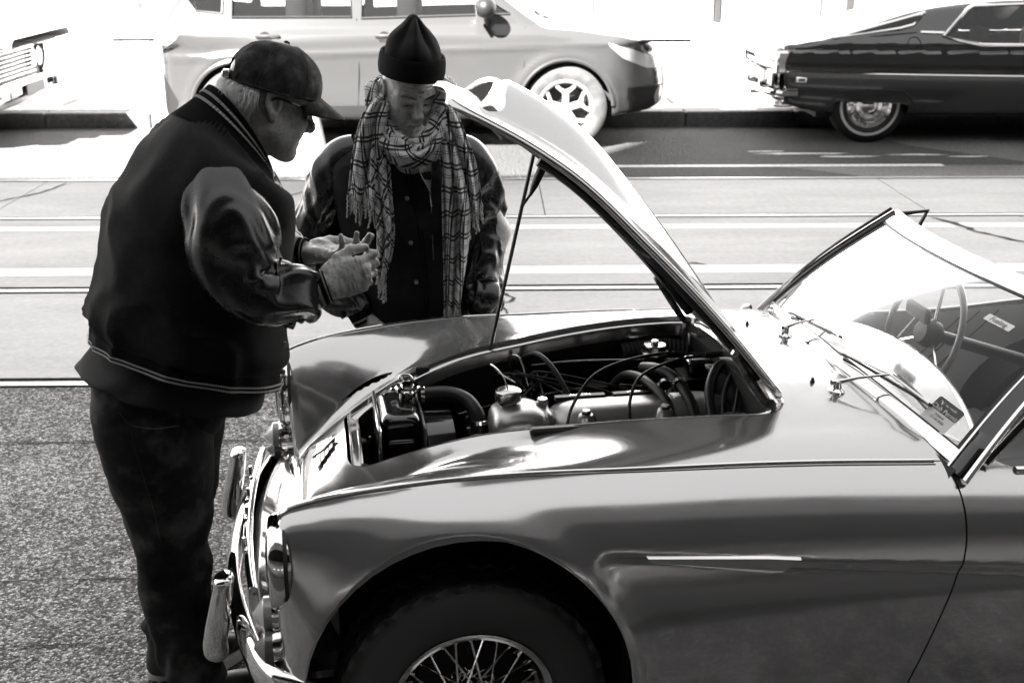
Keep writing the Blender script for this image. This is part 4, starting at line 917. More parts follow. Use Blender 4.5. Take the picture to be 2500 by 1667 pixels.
# ---------------------------------------------------------------- compact crossover (faces +x; near side is -y)
SV = thing('crossover_car', 'pale five-door crossover parked behind the two men', 'car', (-.80, 11.92, 0), R(1.5)); SV.scale = (1.13, 1.06, 1.13)
# side profile, x from the rear wheel (-1.31) to the front wheel (+1.31)
TOPX = [-2.22, -2.15, -2.0, -1.6, -1.0, -.3, .25, .75, 1.15, 1.5, 1.85, 2.08, 2.20]
TS = Spl([-2.03, -1.97, -1.86, -1.45, .7, 1.15, 1.6, 1.95, 2.12, 2.2], [.78, .98, 1.04, 1.03, 1.04, 1.035, .985, .90, .79, .66])
TG = Spl([-2.0, -1.84, -1.62, -1.25, -.7, -.1, .3, .7, 1.05, 1.35], [.9, 1.18, 1.42, 1.54, 1.60, 1.59, 1.52, 1.33, 1.10, .94])
SB = Spl([-2.05, -1.95, -1.75, -1.3, 0, 1.3, 1.75, 2.0, 2.15, 2.2], [.60, .74, .84, .885, .89, .885, .83, .74, .62, .5])
def xv(P):
    x, y, z = P.T; a_ = np.abs(y)
    B = SB(x) - .25 * np.clip(z - .72, 0, 1) ** 2 - .35 * np.clip(.5 - z, 0, 1) ** 2 + .012 * np.exp(-((z - .80 - .03 * x) / .03) ** 2)
    for c_ in (-1.31, 1.31): ra = np.hypot(x - c_, np.maximum(z - .34, 0)) / .40; B = B + .022 * np.exp(-((ra - 1.05) / .13) ** 2)
    low = smax(smax(z - TS(x) + .10 * a_ ** 2, a_ - B, .10), .26 + .05 * sstep(1.6, 2.1, x) - z, .05)
    nose = x - (2.20 - .30 * a_ ** 2 - .10 * np.clip(z - .62, 0, 1) + .03 * np.exp(-((z - .48) / .14) ** 2)); tail = -(2.02 - .16 * a_ ** 2 - .18 * np.clip(z - .9, 0, 1)) - x
    low = smax(smax(low, nose, .08), tail, .08)
    gh = smax(z - TG(x) + .12 * a_ ** 2, a_ - (.86 - .42 * np.clip(z - .92, 0, 1)), .10); gh = smax(gh, .85 - z, .02)
    return smin(low, gh, .035)
vm = carmesh(xv, (-2.4, -.98, .2), (2.35, .98, 1.68), .028)
SIDEW = [[(-1.76, 1.28), (-1.52, 1.42), (-1.40, 1.40), (-1.42, 1.09), (-1.62, 1.11)], [(-1.33, 1.40), (-1.20, 1.465), (-.42, 1.50), (-.40, 1.06), (-1.34, 1.06)], [(-.30, 1.50), (.10, 1.485), (.62, 1.24), (.86, 1.08), (-.32, 1.05)]]
WA = lambda v: np.minimum(np.hypot(v[:, 0] - 1.31, np.maximum(v[:, 2] - .34, 0) * 1.0) - .385, np.hypot(v[:, 0] + 1.31, np.maximum(v[:, 2] - .34, 0)) - .385) + (np.abs(v[:, 1]) < .5) * 1
gl = lambda v, n_: np.minimum.reduce([poly_sdf(v[:, 0], v[:, 2], p) for p in SIDEW]) + (np.abs(n_[:, 1]) < .5) * .3
scr = lambda v, n_: np.where((n_[:, 0] > .35) & (v[:, 2] > 1.0) & (v[:, 2] < 1.50) & (np.abs(v[:, 1]) < .70 - .3 * (v[:, 2] - 1)), -1.0, 1.0)
bodyv = clips(vm, lambda v, n_: WA(v), gl, scr); mk('body', bodyv[0], bodyv[1], 'pearl_paint', SV, normals=bodyv[2])
for p in SIDEW:
    for sd_ in (-1, 1):
        w_ = clips(vm, lambda v, n_: -(poly_sdf(v[:, 0], v[:, 2], p)) - (np.abs(n_[:, 1]) < .5) * .3 + .004, lambda v, n_: v[:, 1] * sd_); mk('side_window', w_[0] - w_[2] * .006, w_[1], 'car_glass', SV, normals=w_[2])
    frame_tube('window_trim', p, lambda x, z: side_y(xv, x, z)[0] - .002, .011, 'trim_black', SV, sub=0)
w_ = clips(vm, lambda v, n_: -scr(v, n_)); mk('windscreen', w_[0], w_[1], 'car_glass', SV, normals=w_[2])
MB().box((-1.9, -.72, .35), (1.0, .72, .95)).build('cabin_floor', 'interior', SV)
for x_ in (-.85, .05):
    for y_ in (-.38, .38): rbox('seat', (x_ - .10, y_ - .24, .9), (x_ + .08, y_ + .24, 1.24), .08, 'interior', SV, .03); rbox('headrest', (x_ - .09, y_ - .13, 1.24), (x_ - .01, y_ + .13, 1.40), .05, 'interior', SV, .025)
def car_wheel(par, x_, y_, r=.34, rim=.225, spokes=5, white=False, w=.21, mt='tyre_dusty'):
    e = bpy.data.objects.new('wheel', None); COL.objects.link(e); e.parent = par; e.location = (x_, y_, r); e.rotation_euler = (0, 0, 0 if y_ < 0 else math.pi)
    MB().lathe([(rim, -w * .4), (rim + .02, -w * .5), (r - .03, -w * .5), (r, -w * .36), (r, w * .36), (r - .03, w * .5), (rim + .05, w * .52), (rim + .01, w * .47), (rim, w * .4)], (0, 0, 0), (0, -1, 0), 56).build('tyre', mt, e)
    if white:
        MB().lathe([(r - .088, w * .52), (r - .086, w * .532), (r - .066, w * .532), (r - .063, w * .51)], (0, 0, 0), (0, -1, 0), 56).build('whitewall', 'whitewall', e)
        MB().lathe([(rim + .012, w * .44), (rim, w * .5), (rim - .02, w * .46), (rim - .035, w * .30), (.13, w * .34), (.115, w * .42), (.085, w * .40), (.07, w * .30), (.05, w * .34), (.03, w * .44), (.0005, w * .45)], (0, 0, 0), (0, -1, 0), 48).build('hubcap', 'chrome', e)
        for k in range(12): t = k * math.pi / 6; p = np.array([(rim - .045) * math.cos(t), -w * .36, (rim - .045) * math.sin(t)]); MB().lathe([(.0005, .012), (.010, .008), (.012, 0)], p, (0, -1, 0), 8).build('hubcap_stud', 'chrome', e)
        return e
    MB().lathe([(rim + .012, w * .45), (rim + .002, w * .50), (rim - .018, w * .46), (rim - .028, w * .2), (rim - .03, -w * .3)], (0, 0, 0), (0, -1, 0), 48).build('rim', 'alloy', e); MB().lathe([(.0005, -.02), (rim - .03, -.02)], (0, 0, 0), (0, -1, 0), 32).build('brake', 'trim_black', e)
    for k in range(spokes):
        b = MB(); t = k * 2 * math.pi / spokes + math.pi / 2; c_, s_ = math.cos(t), math.sin(t); fn = lambda a_, q, d: (a_ * c_ - q * s_, d, a_ * s_ + q * c_)
        b.prism([(.03, -.028), (.12, -.026), (rim - .055, -.085), (rim - .02, -.075), (rim - .06, -.035), (rim - .075, 0), (rim - .06, .035), (rim - .02, .075), (rim - .055, .085), (.12, .026), (.03, .028)], fn, -w * .42, -w * .25); b.build('rim_spoke', 'alloy', e, smooth=False)
    MB().lathe([(.045, w * .25), (.045, w * .43), (.035, w * .46), (.0005, w * .46)], (0, 0, 0), (0, -1, 0), 24).build('hub', 'alloy', e); return e
for x_ in (-1.31, 1.31):
    for y_ in (-.79, .79): car_wheel(SV, x_, y_)
    MB().box((x_ - .40, -.70, .25), (x_ + .40, .70, .62)).build('wheel_well', 'interior', SV)
    th = np.linspace(.05, math.pi - .05, 30)
    MB().tube([(x_ + .392 * math.cos(t), side_y(xv, x_ + .40 * math.cos(t), .34 + .40 * math.sin(t))[0] - .006, .34 + .392 * math.sin(t)) for t in th], .018, 6).build('arch_trim', 'pearl_paint', SV)
sy = lambda x, z: side_y(xv, x, z)[0]
def seam(par, f, pts, m='trim_black', r=.004, name='panel_gap'): p = crsub(np.array([(a_, f(a_, b_), b_) for a_, b_ in pts]), 5); MB().tube(p, r, 5).build(name, m, par)
for pts in ([(-.36, 1.05), (-.35, .7), (-.37, .36)], [(.98, .98), (.97, .7), (.93, .40)], [(-1.38, 1.05), (-1.20, .88), (-.95, .62), (-.90, .36)]): seam(SV, sy, pts)
for x0 in (-1.16, -.22): p = np.array([x0, sy(x0 + .1, .92) - .014, .92]); MB().box(p + np.array([0, -.014, -.014]), p + np.array([.20, .012, .016]), .012).build('door_handle', 'pearl_paint', SV); MB().lathe([(.0005, 0), (.05, .002)], (x0 + .08, sy(x0 + .08, .9) - .004, .905), (0, -1, 0), 20).build('handle_recess', 'trim_black', SV)
m_ = bpy.data.objects.new('door_mirror', None); COL.objects.link(m_); m_.parent = SV
def fm(P): return smax(ell(P, (.66, -1.0, 1.14), (.085, .11, .085)), P[:, 0] * 0 + np.abs(P[:, 2] - 1.14) - .08, .02)
v, q_, n_ = surfnet(fm, (.5, -1.2, 1.0), (.8, -.8, 1.28), .014); mk('shell', v, q_, 'trim_black', m_, normals=n_); MB().box((.58, -1.08, 1.075), (.605, -.92, 1.20), .01).build('mirror_glass', 'chrome', m_); MB().tube([(.68, -.86, 1.02), (.67, -.94, 1.09)], .03, 8).build('stalk', 'trim_black', m_)
# front and rear lamps, grille, sill
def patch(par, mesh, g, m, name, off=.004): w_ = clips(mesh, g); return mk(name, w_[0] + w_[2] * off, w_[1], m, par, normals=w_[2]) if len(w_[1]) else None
HLp = [(1.62, .865), (1.86, .80), (2.12, .70), (2.14, .64), (1.98, .65), (1.78, .73)]
patch(SV, vm, lambda v, n_: -poly_sdf(v[:, 0], v[:, 2], HLp) - (v[:, 1] > 0) * 1.0, 'lamp_white', 'headlamp'); patch(SV, vm, lambda v, n_: -poly_sdf(v[:, 0], v[:, 2], HLp) - (v[:, 1] < 0) * 1.0, 'lamp_white', 'headlamp')
RLp = [(-2.10, 1.0), (-1.72, 1.02), (-1.78, .90), (-1.92, .80), (-2.10, .82)]
patch(SV, vm, lambda v, n_: -poly_sdf(v[:, 0], v[:, 2], RLp) - (v[:, 1] > 0) * 1.0, 'lamp_white', 'rear_lamp')
patch(SV, vm, lambda v, n_: -poly_sdf(v[:, 0], v[:, 2], [(-2.2, .62), (-1.92, .60), (-1.81, .40), (-1.89, .26), (-2.2, .26)]), 'trim_black', 'rear_bumper_trim', .003)
patch(SV, vm, lambda v, n_: -(np.abs(v[:, 2] - .57) - .09) - (v[:, 0] < 2.02) * 1 - (np.abs(v[:, 1]) > .5) * 1, 'trim_black', 'grille')
patch(SV, vm, lambda v, n_: -(np.abs(v[:, 2] - .37) - .13) - (v[:, 0] < 1.82) * 1, 'trim_black', 'bumper_nose_shade'); patch(SV, vm, lambda v, n_: -(np.hypot(v[:, 1] + .62, v[:, 2] - .42) - .075) - (v[:, 0] < 1.8) * 1, 'lamp_white', 'fog_lamp', .008)  # black bumper trim, enlarged to paint in the shade on the lower nose
for sd_ in (-1, 1): patch(SV, vm, lambda v, n_: -(np.abs(v[:, 2] - .32) - .055) - (np.abs(v[:, 0]) > .92) * 1 - (v[:, 1] * sd_ < 0), 'trim_black', 'sill', .004)
for s in (-1, 1): MB().tube([(-1.5, s * .60, 1.53), (-1.4, s * .60, 1.60), (-.1, s * .61, 1.635), (.0, s * .61, 1.59)], .014, 6, sub=4).build('roof_rail', 'trim_black', SV)
MB().tube([(1.28, -.45, .985), (1.12, -.30, 1.06), (.98, .10, 1.12)], .008, 5).build('wiper', 'trim_black', SV)
# ---------------------------------------------------------------- long dark fastback coupe, tail to the left (faces +x)
SM = thing('fastback_coupe', 'long dark fastback coupe with whitewall tyres at the far kerb', 'car', (5.02, 12.12, 0), R(1.0)); SM.scale = (1.08, 1.05, 1.08)
# x: tail at -1.95 ... rear wheel at -1.32 ... front beyond the picture at 2.9
TT = Spl([-2.20, -2.10, -1.85, -1.4, -.9, -.4, .1, .6, 1.0, 1.5, 2.0, 2.6, 2.9], [.80, .875, .925, 1.05, 1.18, 1.245, 1.27, 1.25, 1.18, .98, .86, .76, .66])
BS = Spl([-2.2, -2.08, -1.8, -1.0, 0, 1.5, 2.6, 2.9], [.60, .68, .74, .82, .88, .92, .90, .80])
def sm(P):
    x, y, z = P.T; a_ = np.abs(y); crease = .625 - .012 * (x + 2.2)
    B = BS(x) - .42 * np.clip(z - crease, 0, 1) ** 1.5 * 1.0 - .22 * np.clip(crease - z, 0, 1) ** 1.3 * 1.2
    gl_ = BS(x) - .10 - .62 * np.clip(z - .86, 0, 1)
    B = np.where(z > .80, np.minimum(B, gl_ + .03), B)
    f = smax(z - TT(x) + .16 * a_ ** 2, a_ - B, .05); f = smax(f, (.27 + .10 * sstep(-1.7, -2.25, x)) - z, .03); f = smax(f, -2.13 + .10 * a_ ** 2 + .12 * np.abs(z - .70) - .0 - x, .025); return smax(f, x - 2.9 + .3 * a_ ** 2, .1)
vs_ = carmesh(sm, (-2.5, -1.0, .22), (3.0, 1.0, 1.36), .03)
W1p = [(-.72, .925), (-.50, 1.14), (-.44, 1.17), (.04, 1.185), (.16, .855), (-.40, .855), (-.60, .895)]; W2p = [(.10, 1.19), (.55, 1.165), (.95, 1.06), (1.25, .86), (.22, .855)]; W3p = [(-1.66, .905), (-.86, 1.115), (-.98, 1.015), (-1.10, .985)]
ga = lambda v, n_: np.minimum.reduce([poly_sdf(v[:, 0], v[:, 2], p) for p in (W1p, W2p)]) + (np.abs(n_[:, 1]) < .35) * .3
spat = lambda v, n_: np.minimum(poly_sdf(v[:, 0], v[:, 2], [(-1.62, .20), (-1.62, .372), (-.98, .352), (-.98, .20)]), np.hypot(v[:, 0] - 1.62, np.maximum(v[:, 2] - .33, 0)) - .36) + (np.abs(v[:, 1]) < .55) * 1
bs_ = clips(vs_, spat, ga); mk('body', bs_[0], bs_[1], 'dark_paint', SM, normals=bs_[2])
syk = lambda x, z: side_y(sm, x, z)[0]
for p in (W1p, W2p):
    for sd_ in (-1, 1):
        w_ = clips(vs_, lambda v, n_: -poly_sdf(v[:, 0], v[:, 2], p) - (np.abs(n_[:, 1]) < .35) * .3 + .004, lambda v, n_: v[:, 1] * sd_); mk('side_window', w_[0] - w_[2] * .006, w_[1], 'car_glass', SM, normals=w_[2])
    frame_tube('window_surround', p, lambda x, z: syk(x, z) - .004, .017, 'chrome', SM, sub=0)
patch(SM, vs_, lambda v, n_: -poly_sdf(v[:, 0], v[:, 2], W3p) - (v[:, 1] > 0), 'trim_black', 'tail_quarter_glass', .003); frame_tube('quarter_surround', W3p, lambda x, z: syk(x, z) - .004, .017, 'chrome', SM, sub=0)
seam(SM, syk, [(-2.06, .625), (-1.2, .612), (0, .598), (1.5, .58), (2.7, .57)], 'chrome', .007, 'waist_strip'); seam(SM, syk, [(-2.04, .83), (-1.8, .875), (-1.3, .925), (-.95, .955)], 'trim_black', .006, 'tailgate_gap')
seam(SM, syk, [(-.92, .955), (-.72, .95)], 'chrome', .016, 'pillar_vent'); seam(SM, syk, [(.17, .85), (.22, .6), (.22, .45), (.17, .30)], 'trim_black', .006)
c_ = np.array([-.98, 0, .865]); ts = np.linspace(0, 2 * math.pi, 30); MB().tube([(c_[0] + .055 * math.cos(t), syk(c_[0] + .055 * math.cos(t), c_[2] + .055 * math.sin(t)) - .002, c_[2] + .055 * math.sin(t)) for t in ts], .005, 5).build('filler_flap', 'trim_black', SM)
p = np.array([.27, syk(.32, .745), .735]); MB().box(p + np.array([0, -.028, 0]), p + np.array([.17, .002, .035]), .008).build('door_handle', 'chrome', SM); MB().box(p + np.array([.03, -.02, -.035]), p + np.array([.14, .0, -.004]), .006).build('handle_pull', 'chrome_dull', SM)
p = np.array([-1.98, syk(-1.94, .555), .53]); MB().box(p + np.array([0, -.010, 0]), p + np.array([.10, .01, .055]), .01).build('side_marker', 'chrome', SM); MB().box(p + np.array([.022, -.013, .015]), p + np.array([.078, .0, .04])).build('marker_lens', 'lamp_red', SM)
seam(SM, syk, [(-1.70, .30), (-1.60, .44), (-1.52, .475), (-1.12, .475), (-1.02, .45), (-.90, .30)], 'trim_black', .006, 'spat_gap')
for y_ in (-.60, .60): car_wheel(SM, -1.30, y_, .33, .195, white=True, w=.19, mt='rubber'); car_wheel(SM, 1.62, y_, .33, .195, white=True, w=.19, mt='rubber')
MB().box((-1.75, -.6, .22), (2.6, .6, .5)).build('underbody', 'interior', SM); MB().box((-1.0, -.62, .5), (1.2, .62, .62)).build('cabin_floor', 'interior', SM)
for y_ in (-.36, .36):
    for x_, zt_ in ((.60, 1.08), (-.25, .98)): rbox('seat', (x_ - .08, y_ - .24, .55), (x_ + .08, y_ + .24, zt_ - .15), .07, 'seat_pale', SM, .03); rbox('headrest', (x_ - .06, y_ - .14, zt_ - .14), (x_ + .04, y_ + .14, zt_), .05, 'seat_pale', SM, .025)
# chromed tail: lamps, panel, bumper, exhausts
tl = bpy.data.objects.new('tail', None); COL.objects.link(tl); tl.parent = SM; tl.location = (.105, 0, 0)
for k, (z0, z1, m_) in enumerate(((.69, .82, 'label_white'), (.62, .675, 'chrome'), (.47, .61, 'chrome_dull'))): MB().box((-2.245 + .012 * k, -.62, z0), (-2.20, .62, z1), .015).build('tail_panel', m_, tl)
for s in (-1, 1):
    for k in range(3): MB().box((-2.262, s * (.33 + k * .10) - .045, .48), (-2.235, s * (.33 + k * .10) + .045, .60), .01).build('tail_lamp', ('lamp_red', 'lamp_white', 'lamp_red')[k], tl)
    MB().box((-2.25, s * .64 - .03, .60), (-2.10, s * .64 + .03, .80), .02).build('corner_trim', 'chrome', tl)
    MB().box((-2.22, s * .5 - .06, .30), (-2.05, s * .5 + .06, .34), .015).build('exhaust', 'chrome', tl)
    MB().box((-2.30, s * .25 - .03, .40), (-2.20, s * .25 + .03, .52), .015).build('overrider', 'chrome', tl)
MB().tube([(-2.06, -.72, .44), (-2.22, -.66, .44), (-2.27, -.5, .435), (-2.29, 0, .43), (-2.27, .5, .435), (-2.22, .66, .44)], .03, 8, sub=4).build('bumper', 'chrome', tl); MB().box((-2.26, -.26, .49), (-2.242, .26, .60), .005).build('number_plate', 'label_white', tl)
# ---------------------------------------------------------------- white sixties saloon, only its nose in view (faces +x)
WC_ = thing('classic_saloon', 'white sixties saloon with chrome bumper, its nose in view at the left', 'car', (-7.02, 11.8, 0), R(1.5)); WC_.scale = (1.09, 1.06, 1.09)
TW = Spl([-2.4, -1.6, -.6, .2, .7, 1.4, 2.05, 2.25, 2.33], [.88, .95, .98, .97, .94, .92, .88, .83, .72]); BW = Spl([-2.5, -2.2, 0, 1.8, 2.2, 2.36], [.8, .88, .92, .90, .86, .74])
def ws(P):
    x, y, z = P.T; a_ = np.abs(y); f = smax(z - TW(x) + .05 * a_ ** 2 - .02 * np.exp(-((a_ - .78) / .1) ** 2), a_ - BW(x) + .30 * np.clip(.5 - z, 0, 1) ** 2 - .02 * np.exp(-((z - .72) / .05) ** 2), .05); f = smax(f, .28 - z, .04); f = smax(f, x - 2.30 + .10 * a_ ** 2 + .35 * np.clip(.62 - z, 0, 1), .03); f = smax(f, -2.45 - x, .08)
    gh = smax(z - Spl([-1.8, -1.2, -.6, .1, .9], [.9, 1.38, 1.42, 1.38, .92])(x), a_ - .80 + .3 * (z - .9), .08); return np.minimum(f, smax(gh, .85 - z, .02))
vw_ = carmesh(ws, (-2.6, -1.0, .22), (2.5, 1.0, 1.5), .035)
front = lambda v: poly_sdf(np.abs(v[:, 1]), v[:, 2], [(-.1, .52), (.80, .52), (.83, .66), (.80, .80), (-.1, .80)])
wl_ = lambda v, n_: np.minimum(np.hypot(v[:, 0] - 1.45, np.maximum(v[:, 2] - .33, 0)), np.hypot(v[:, 0] + 1.45, np.maximum(v[:, 2] - .33, 0))) - .37 + (np.abs(v[:, 1]) < .5)
bw_ = clips(vw_, wl_, lambda v, n_: front(v) + (n_[:, 0] < .5) * 1.0); mk('body', bw_[0], bw_[1], 'white_paint', WC_, normals=bw_[2])
patch(WC_, vw_, lambda v, n_: np.where((v[:, 2] > 1.0) & (np.abs(n_[:, 2]) < .75), 1., -1.), 'trim_black', 'cabin_glass')
MB().box((2.05, -.82, .50), (2.18, .82, .83)).build('grille_recess', 'trim_black', WC_)
for k in range(7): MB().box((2.16, -.48, .545 + k * .036), (2.245, .48, .560 + k * .036), .004).build('grille_bar', 'chrome', WC_)
for s in (-1, 1):
    for k in (.56, .73): h = MB().lathe([(.085, .0), (.088, .03), (.078, .045), (.073, .04), (.05, .055), (.0005, .062)], (2.17, s * k, .66), (1, 0, 0), 28).build('headlamp', 'chrome' if False else 'lamp_white', WC_); MB().lathe([(.078, .048), (.09, .04), (.092, .0)], (2.17, s * k, .66), (1, 0, 0), 28).build('headlamp_rim', 'chrome', WC_)
    car_wheel(WC_, 1.45, s * .76, .33, .2, white=True, w=.19, mt='rubber'); car_wheel(WC_, -1.45, s * .76, .33, .2, white=True, w=.19, mt='rubber')
    MB().box((2.20, s * .74 - .16, .40), (2.40, s * .74 + .16, .50), .03).build('bumper_corner', 'chrome', WC_); MB().box((2.38, s * .62 - .10, .42), (2.408, s * .62 + .08, .485), .01).build('parking_lamp', 'lamp_red', WC_)
MB().box((2.10, -.86, .385), (2.36, .86, .53), .04).build('bumper', 'chrome', WC_); MB().box((2.37, -.24, .40), (2.385, .24, .50), .004).build('number_plate', 'label_dark', WC_)
MB().box((2.02, -.91, .79), (2.33, .91, .835), .02).build('hood_lip', 'chrome', WC_); MB().box((-1.9, -.7, .25), (2.0, .7, .5)).build('underbody', 'interior', WC_)
MB().box((1.98, -.60, .22), (2.10, -.5, .32), .02).build('tow_hook', 'chrome_dull', WC_)
# ---------------------------------------------------------------- traffic cone
TC = thing('traffic_cone', 'pale traffic cone standing on the road behind the man in the cap', 'traffic cone', (-1.60, 10.75, 0))
MB().box((-.19, -.19, 0), (.19, .19, .035), .012).build('base', 'cone_white', TC); MB().lathe([(.145, .035), (.135, .06), (.035, .60), (.03, .62), (.02, .62), (.0005, .615)], (0, 0, 0), (0, 0, 1), 32).build('cone_body', 'cone_white', TC); MB().lathe([(.106, .22), (.088, .32), (.0865, .32), (.1045, .22)], (0, 0, 0), (0, 0, 1), 32).build('sleeve', 'label_white', TC)
# ================================================================== people: helpers
def f_wool(base, sc=1.0):
    def f(b):
        c = b.co('Object'); a_ = b.noise(c, 420 * sc, 3, .7); k = b.noise(c, 14, 3); lint = b.noise(c, 150, 2, .5)
        b.l(b.ramp(b.mul(a_, k, 'MULTIPLY'), [(.12, base * .6), (.38, base * 1.5)]), b.b.inputs['Base Color']); b.bump(a_, .8, .003)
    return f
mat('wool_black', .012, .95, spec=.15, fn=f_wool(.019), Sheen_Weight=.03, Sheen_Roughness=.5)
mat('wool_grey', .03, .95, spec=.15, fn=f_wool(.009), Sheen_Weight=.08, Sheen_Roughness=.5)
mat('rib_knit', .005, .9, spec=.15); mat('stripe_white', .6, .9)
def f_leath(b):
    c = b.co('Object'); v_ = b.n('TexVoronoi', feature='DISTANCE_TO_EDGE', i_Scale=420); b.l(c, v_.inputs['Vector']); n1 = b.noise(c, 26, 4, .6); n2 = b.noise(c, 90, 3)
    p = b.bump(n1, .03, .002); x = b.n('Bump', i_Strength=.05, i_Distance=.0006); b.l(v_.outputs['Distance'], x.inputs['Height']); b.l(p, x.inputs['Normal']); b.l(x.outputs[0], b.b.inputs['Normal'])
    b.l(b.ramp(n2, [(.3, .23), (.7, .29)]), b.b.inputs['Roughness'])
mat('leather', .007, .3, spec=.6, fn=f_leath)
def f_denim(b):
    c = b.co('Object', (1, 1, 1)); w_ = b.noise(b.co('Object', (300, 300, 900)), 1, 2); k = b.noise(c, 6, 4, .6)
    b.l(b.ramp(k, [(.36, .007), (.52, .03), (.68, .13)]), b.b.inputs['Base Color']); b.bump(w_, .3, .001)
mat('denim', .012, .9, spec=.2, fn=f_denim)
mat('shirt_dark', .012, .9, fn=f_wool(.004)); mat('shirt_grey', .30, .85); mat('chino', .40, .85, fn=lambda b: b.bump(b.noise(b.co('Object'), 300, 2), .2, .001)); mat('shoe_black', .012, .5); mat('sole_white', .7, .6); mat('button', .25, .3, .6)
def f_skin(base, spots=.5):
    def f(b):
        c = b.co('Object'); n1 = b.noise(c, 38, 5, .65); n2 = b.noise(c, 130, 3, .7); v_ = b.voro(c, 520); m_ = b.mul(b.mul(n1, .65), b.mul(n2, .35), 'ADD')
        b.l(b.ramp(m_, [(.36, base * .55), (.5, base), (.66, base * 1.2)]), b.b.inputs['Base Color'])
        w_ = b.noise(b.co('Object', (1, 1, 3.2)), 60, 4, .6); p = b.bump(w_, .32, .003); x = b.n('Bump', i_Strength=.25, i_Distance=.0008); b.l(v_, x.inputs['Height']); b.l(p, x.inputs['Normal']); b.l(x.outputs[0], b.b.inputs['Normal'])
    return f
mat('skin', .30, .45, spec=.4, fn=f_skin(.50), Subsurface_Weight=.0); mat('skin_pale', .34, .42, spec=.45, fn=f_skin(.60))
mat('hair_white', .88, .45, spec=.5); mat('cap_cotton', .04, .9, spec=.2, fn=lambda b: (b.l(b.ramp(b.noise(b.co('Object'), 24, 5, .7), [(.34, .012), (.52, .035), (.7, .10)]), b.b.inputs['Base Color']), b.bump(b.noise(b.co('Object', (1, 1, 1)), 500, 2), .3, .001)))
mat('lens_black', .006, .06, coat=.5); mat('eye_white', .45, .15); mat('eye_dark', .01, .1); mat('thread', .09, .8)
def unit(a_): a_ = np.asarray(a_, float); return a_ / (np.linalg.norm(a_) + 1e-12)
def loft(rings, n=64, k=8, e=2.2):
    """rings: (centre, dirA, dirB, a, bf, bb): half-size a along +-A, bf along +B, bb along -B; smooth skin through them. returns grid (m,n,3), t, theta"""
    C_ = crsub([r[0] for r in rings], k); A = crsub([r[1] for r in rings], k); B = crsub([r[2] for r in rings], k)
    S_ = crsub([[r[3], r[4], r[5]] for r in rings], k); th = np.linspace(0, 2 * math.pi, n, endpoint=False)
    ca = np.sign(np.cos(th)) * np.abs(np.cos(th)) ** (2 / e); sb = np.sign(np.sin(th)) * np.abs(np.sin(th)) ** (2 / e); G = []
    for i in range(len(C_)):
        a_ = unit(A[i]); b_ = unit(B[i] - a_ * (B[i] @ a_)); G.append(C_[i] + np.outer(ca * S_[i, 0], a_) + np.outer(np.where(sb > 0, sb * S_[i, 1], sb * S_[i, 2]), b_))
    return np.array(G), np.linspace(0, 1, len(C_)), th
def gnormal(G):
    du = np.gradient(G, axis=0); dv = (np.roll(G, -1, 1) - np.roll(G, 1, 1)); N_ = np.cross(dv, du); N_ /= np.linalg.norm(N_, axis=2)[..., None] + 1e-12
    c_ = G.mean(1, keepdims=True); s = np.sign(((G - c_) * N_).sum(2).mean()); return N_ * s
def limb(pts, rad, n=56, k=10, up=(0, 0, 1), flat=1.0):
    """tube grid along joints with smooth frame; returns grid, arclength, theta"""
    P = crsub(pts, k); r_ = crsub(np.array(rad, float)[:, None], k)[:, 0]; T = np.gradient(P, axis=0); T /= np.linalg.norm(T, axis=1)[:, None]
    u = np.cross(T[0], np.array(up, float)); u /= np.linalg.norm(u); th = np.linspace(0, 2 * math.pi, n, endpoint=False); G = []
    for i in range(len(P)):
        u = u - T[i] * (u @ T[i]); u /= np.linalg.norm(u); w_ = np.cross(T[i], u); G.append(P[i] + r_[i] * (np.outer(np.cos(th), u) + flat * np.outer(np.sin(th), w_)))
    s = np.concatenate([[0], np.cumsum(np.linalg.norm(np.diff(P, axis=0), axis=1))]); return np.array(G), s, th
def folds(G, s, th, amp, seed=0, diag=1.2, f=26., w=None):
    """leather/cloth folds: ridges running round the limb on a slant, sharper where w is large"""
    S_, TH = np.meshgrid(s, th, indexing='ij'); N_ = gnormal(G)
    def lay(fr, sh, sd, an): 
        q = np.stack([(S_ * fr + sh * np.sin(TH + sd) + .35 * sh * np.cos(2 * TH + 1.7 * sd)).ravel() + sd * 3.1, (np.cos(TH) * an + sd).ravel(), (np.sin(TH) * an + 7 + S_ * 2).ravel()], 1)
        q = q + .35 * (vnoise(q * 1.3 + 5) - .5)[:, None]; return ridged(q).reshape(S_.shape)
    d = (lay(f * .50, diag * 1.25, seed, .42) ** 1.8 - .62) + .8 * (lay(f * .95, -diag * 1.1, seed + 4.4, .6) ** 3 - .40) + .12 * (lay(f * 1.3, diag * 1.5, seed + 8.3, 1.6) ** 2 - .35)
    for _ in range(2): d = (np.roll(d, 1, 1) + np.roll(d, -1, 1) + 2 * d) / 4; d[1:-1] = (d[:-2] + d[2:] + 2 * d[1:-1]) / 4
    if w is not None: d = d * w(S_ / s[-1], TH)
    return G + N_ * (d * amp)[..., None]
def cgrid(name, G, m, par, closed=True, caps=False, **kw):
    v, q_ = grid_mesh(G, closeu=closed)
    if caps:
        n = G.shape[1]; v = np.vstack([v, G[0].mean(0), G[-1].mean(0)]); i0 = len(v) - 2; L = (G.shape[0] - 1) * n
        t = [(i0, (j + 1) % n, j, j) for j in range(n)] + [(i0 + 1, L + j, L + (j + 1) % n, L + (j + 1) % n) for j in range(n)]
        F = [tuple(f) for f in q_] + [f[:3] for f in t]; return mk(name, v, F, m, par, **kw)
    return mk(name, v, q_, m, par, **kw)
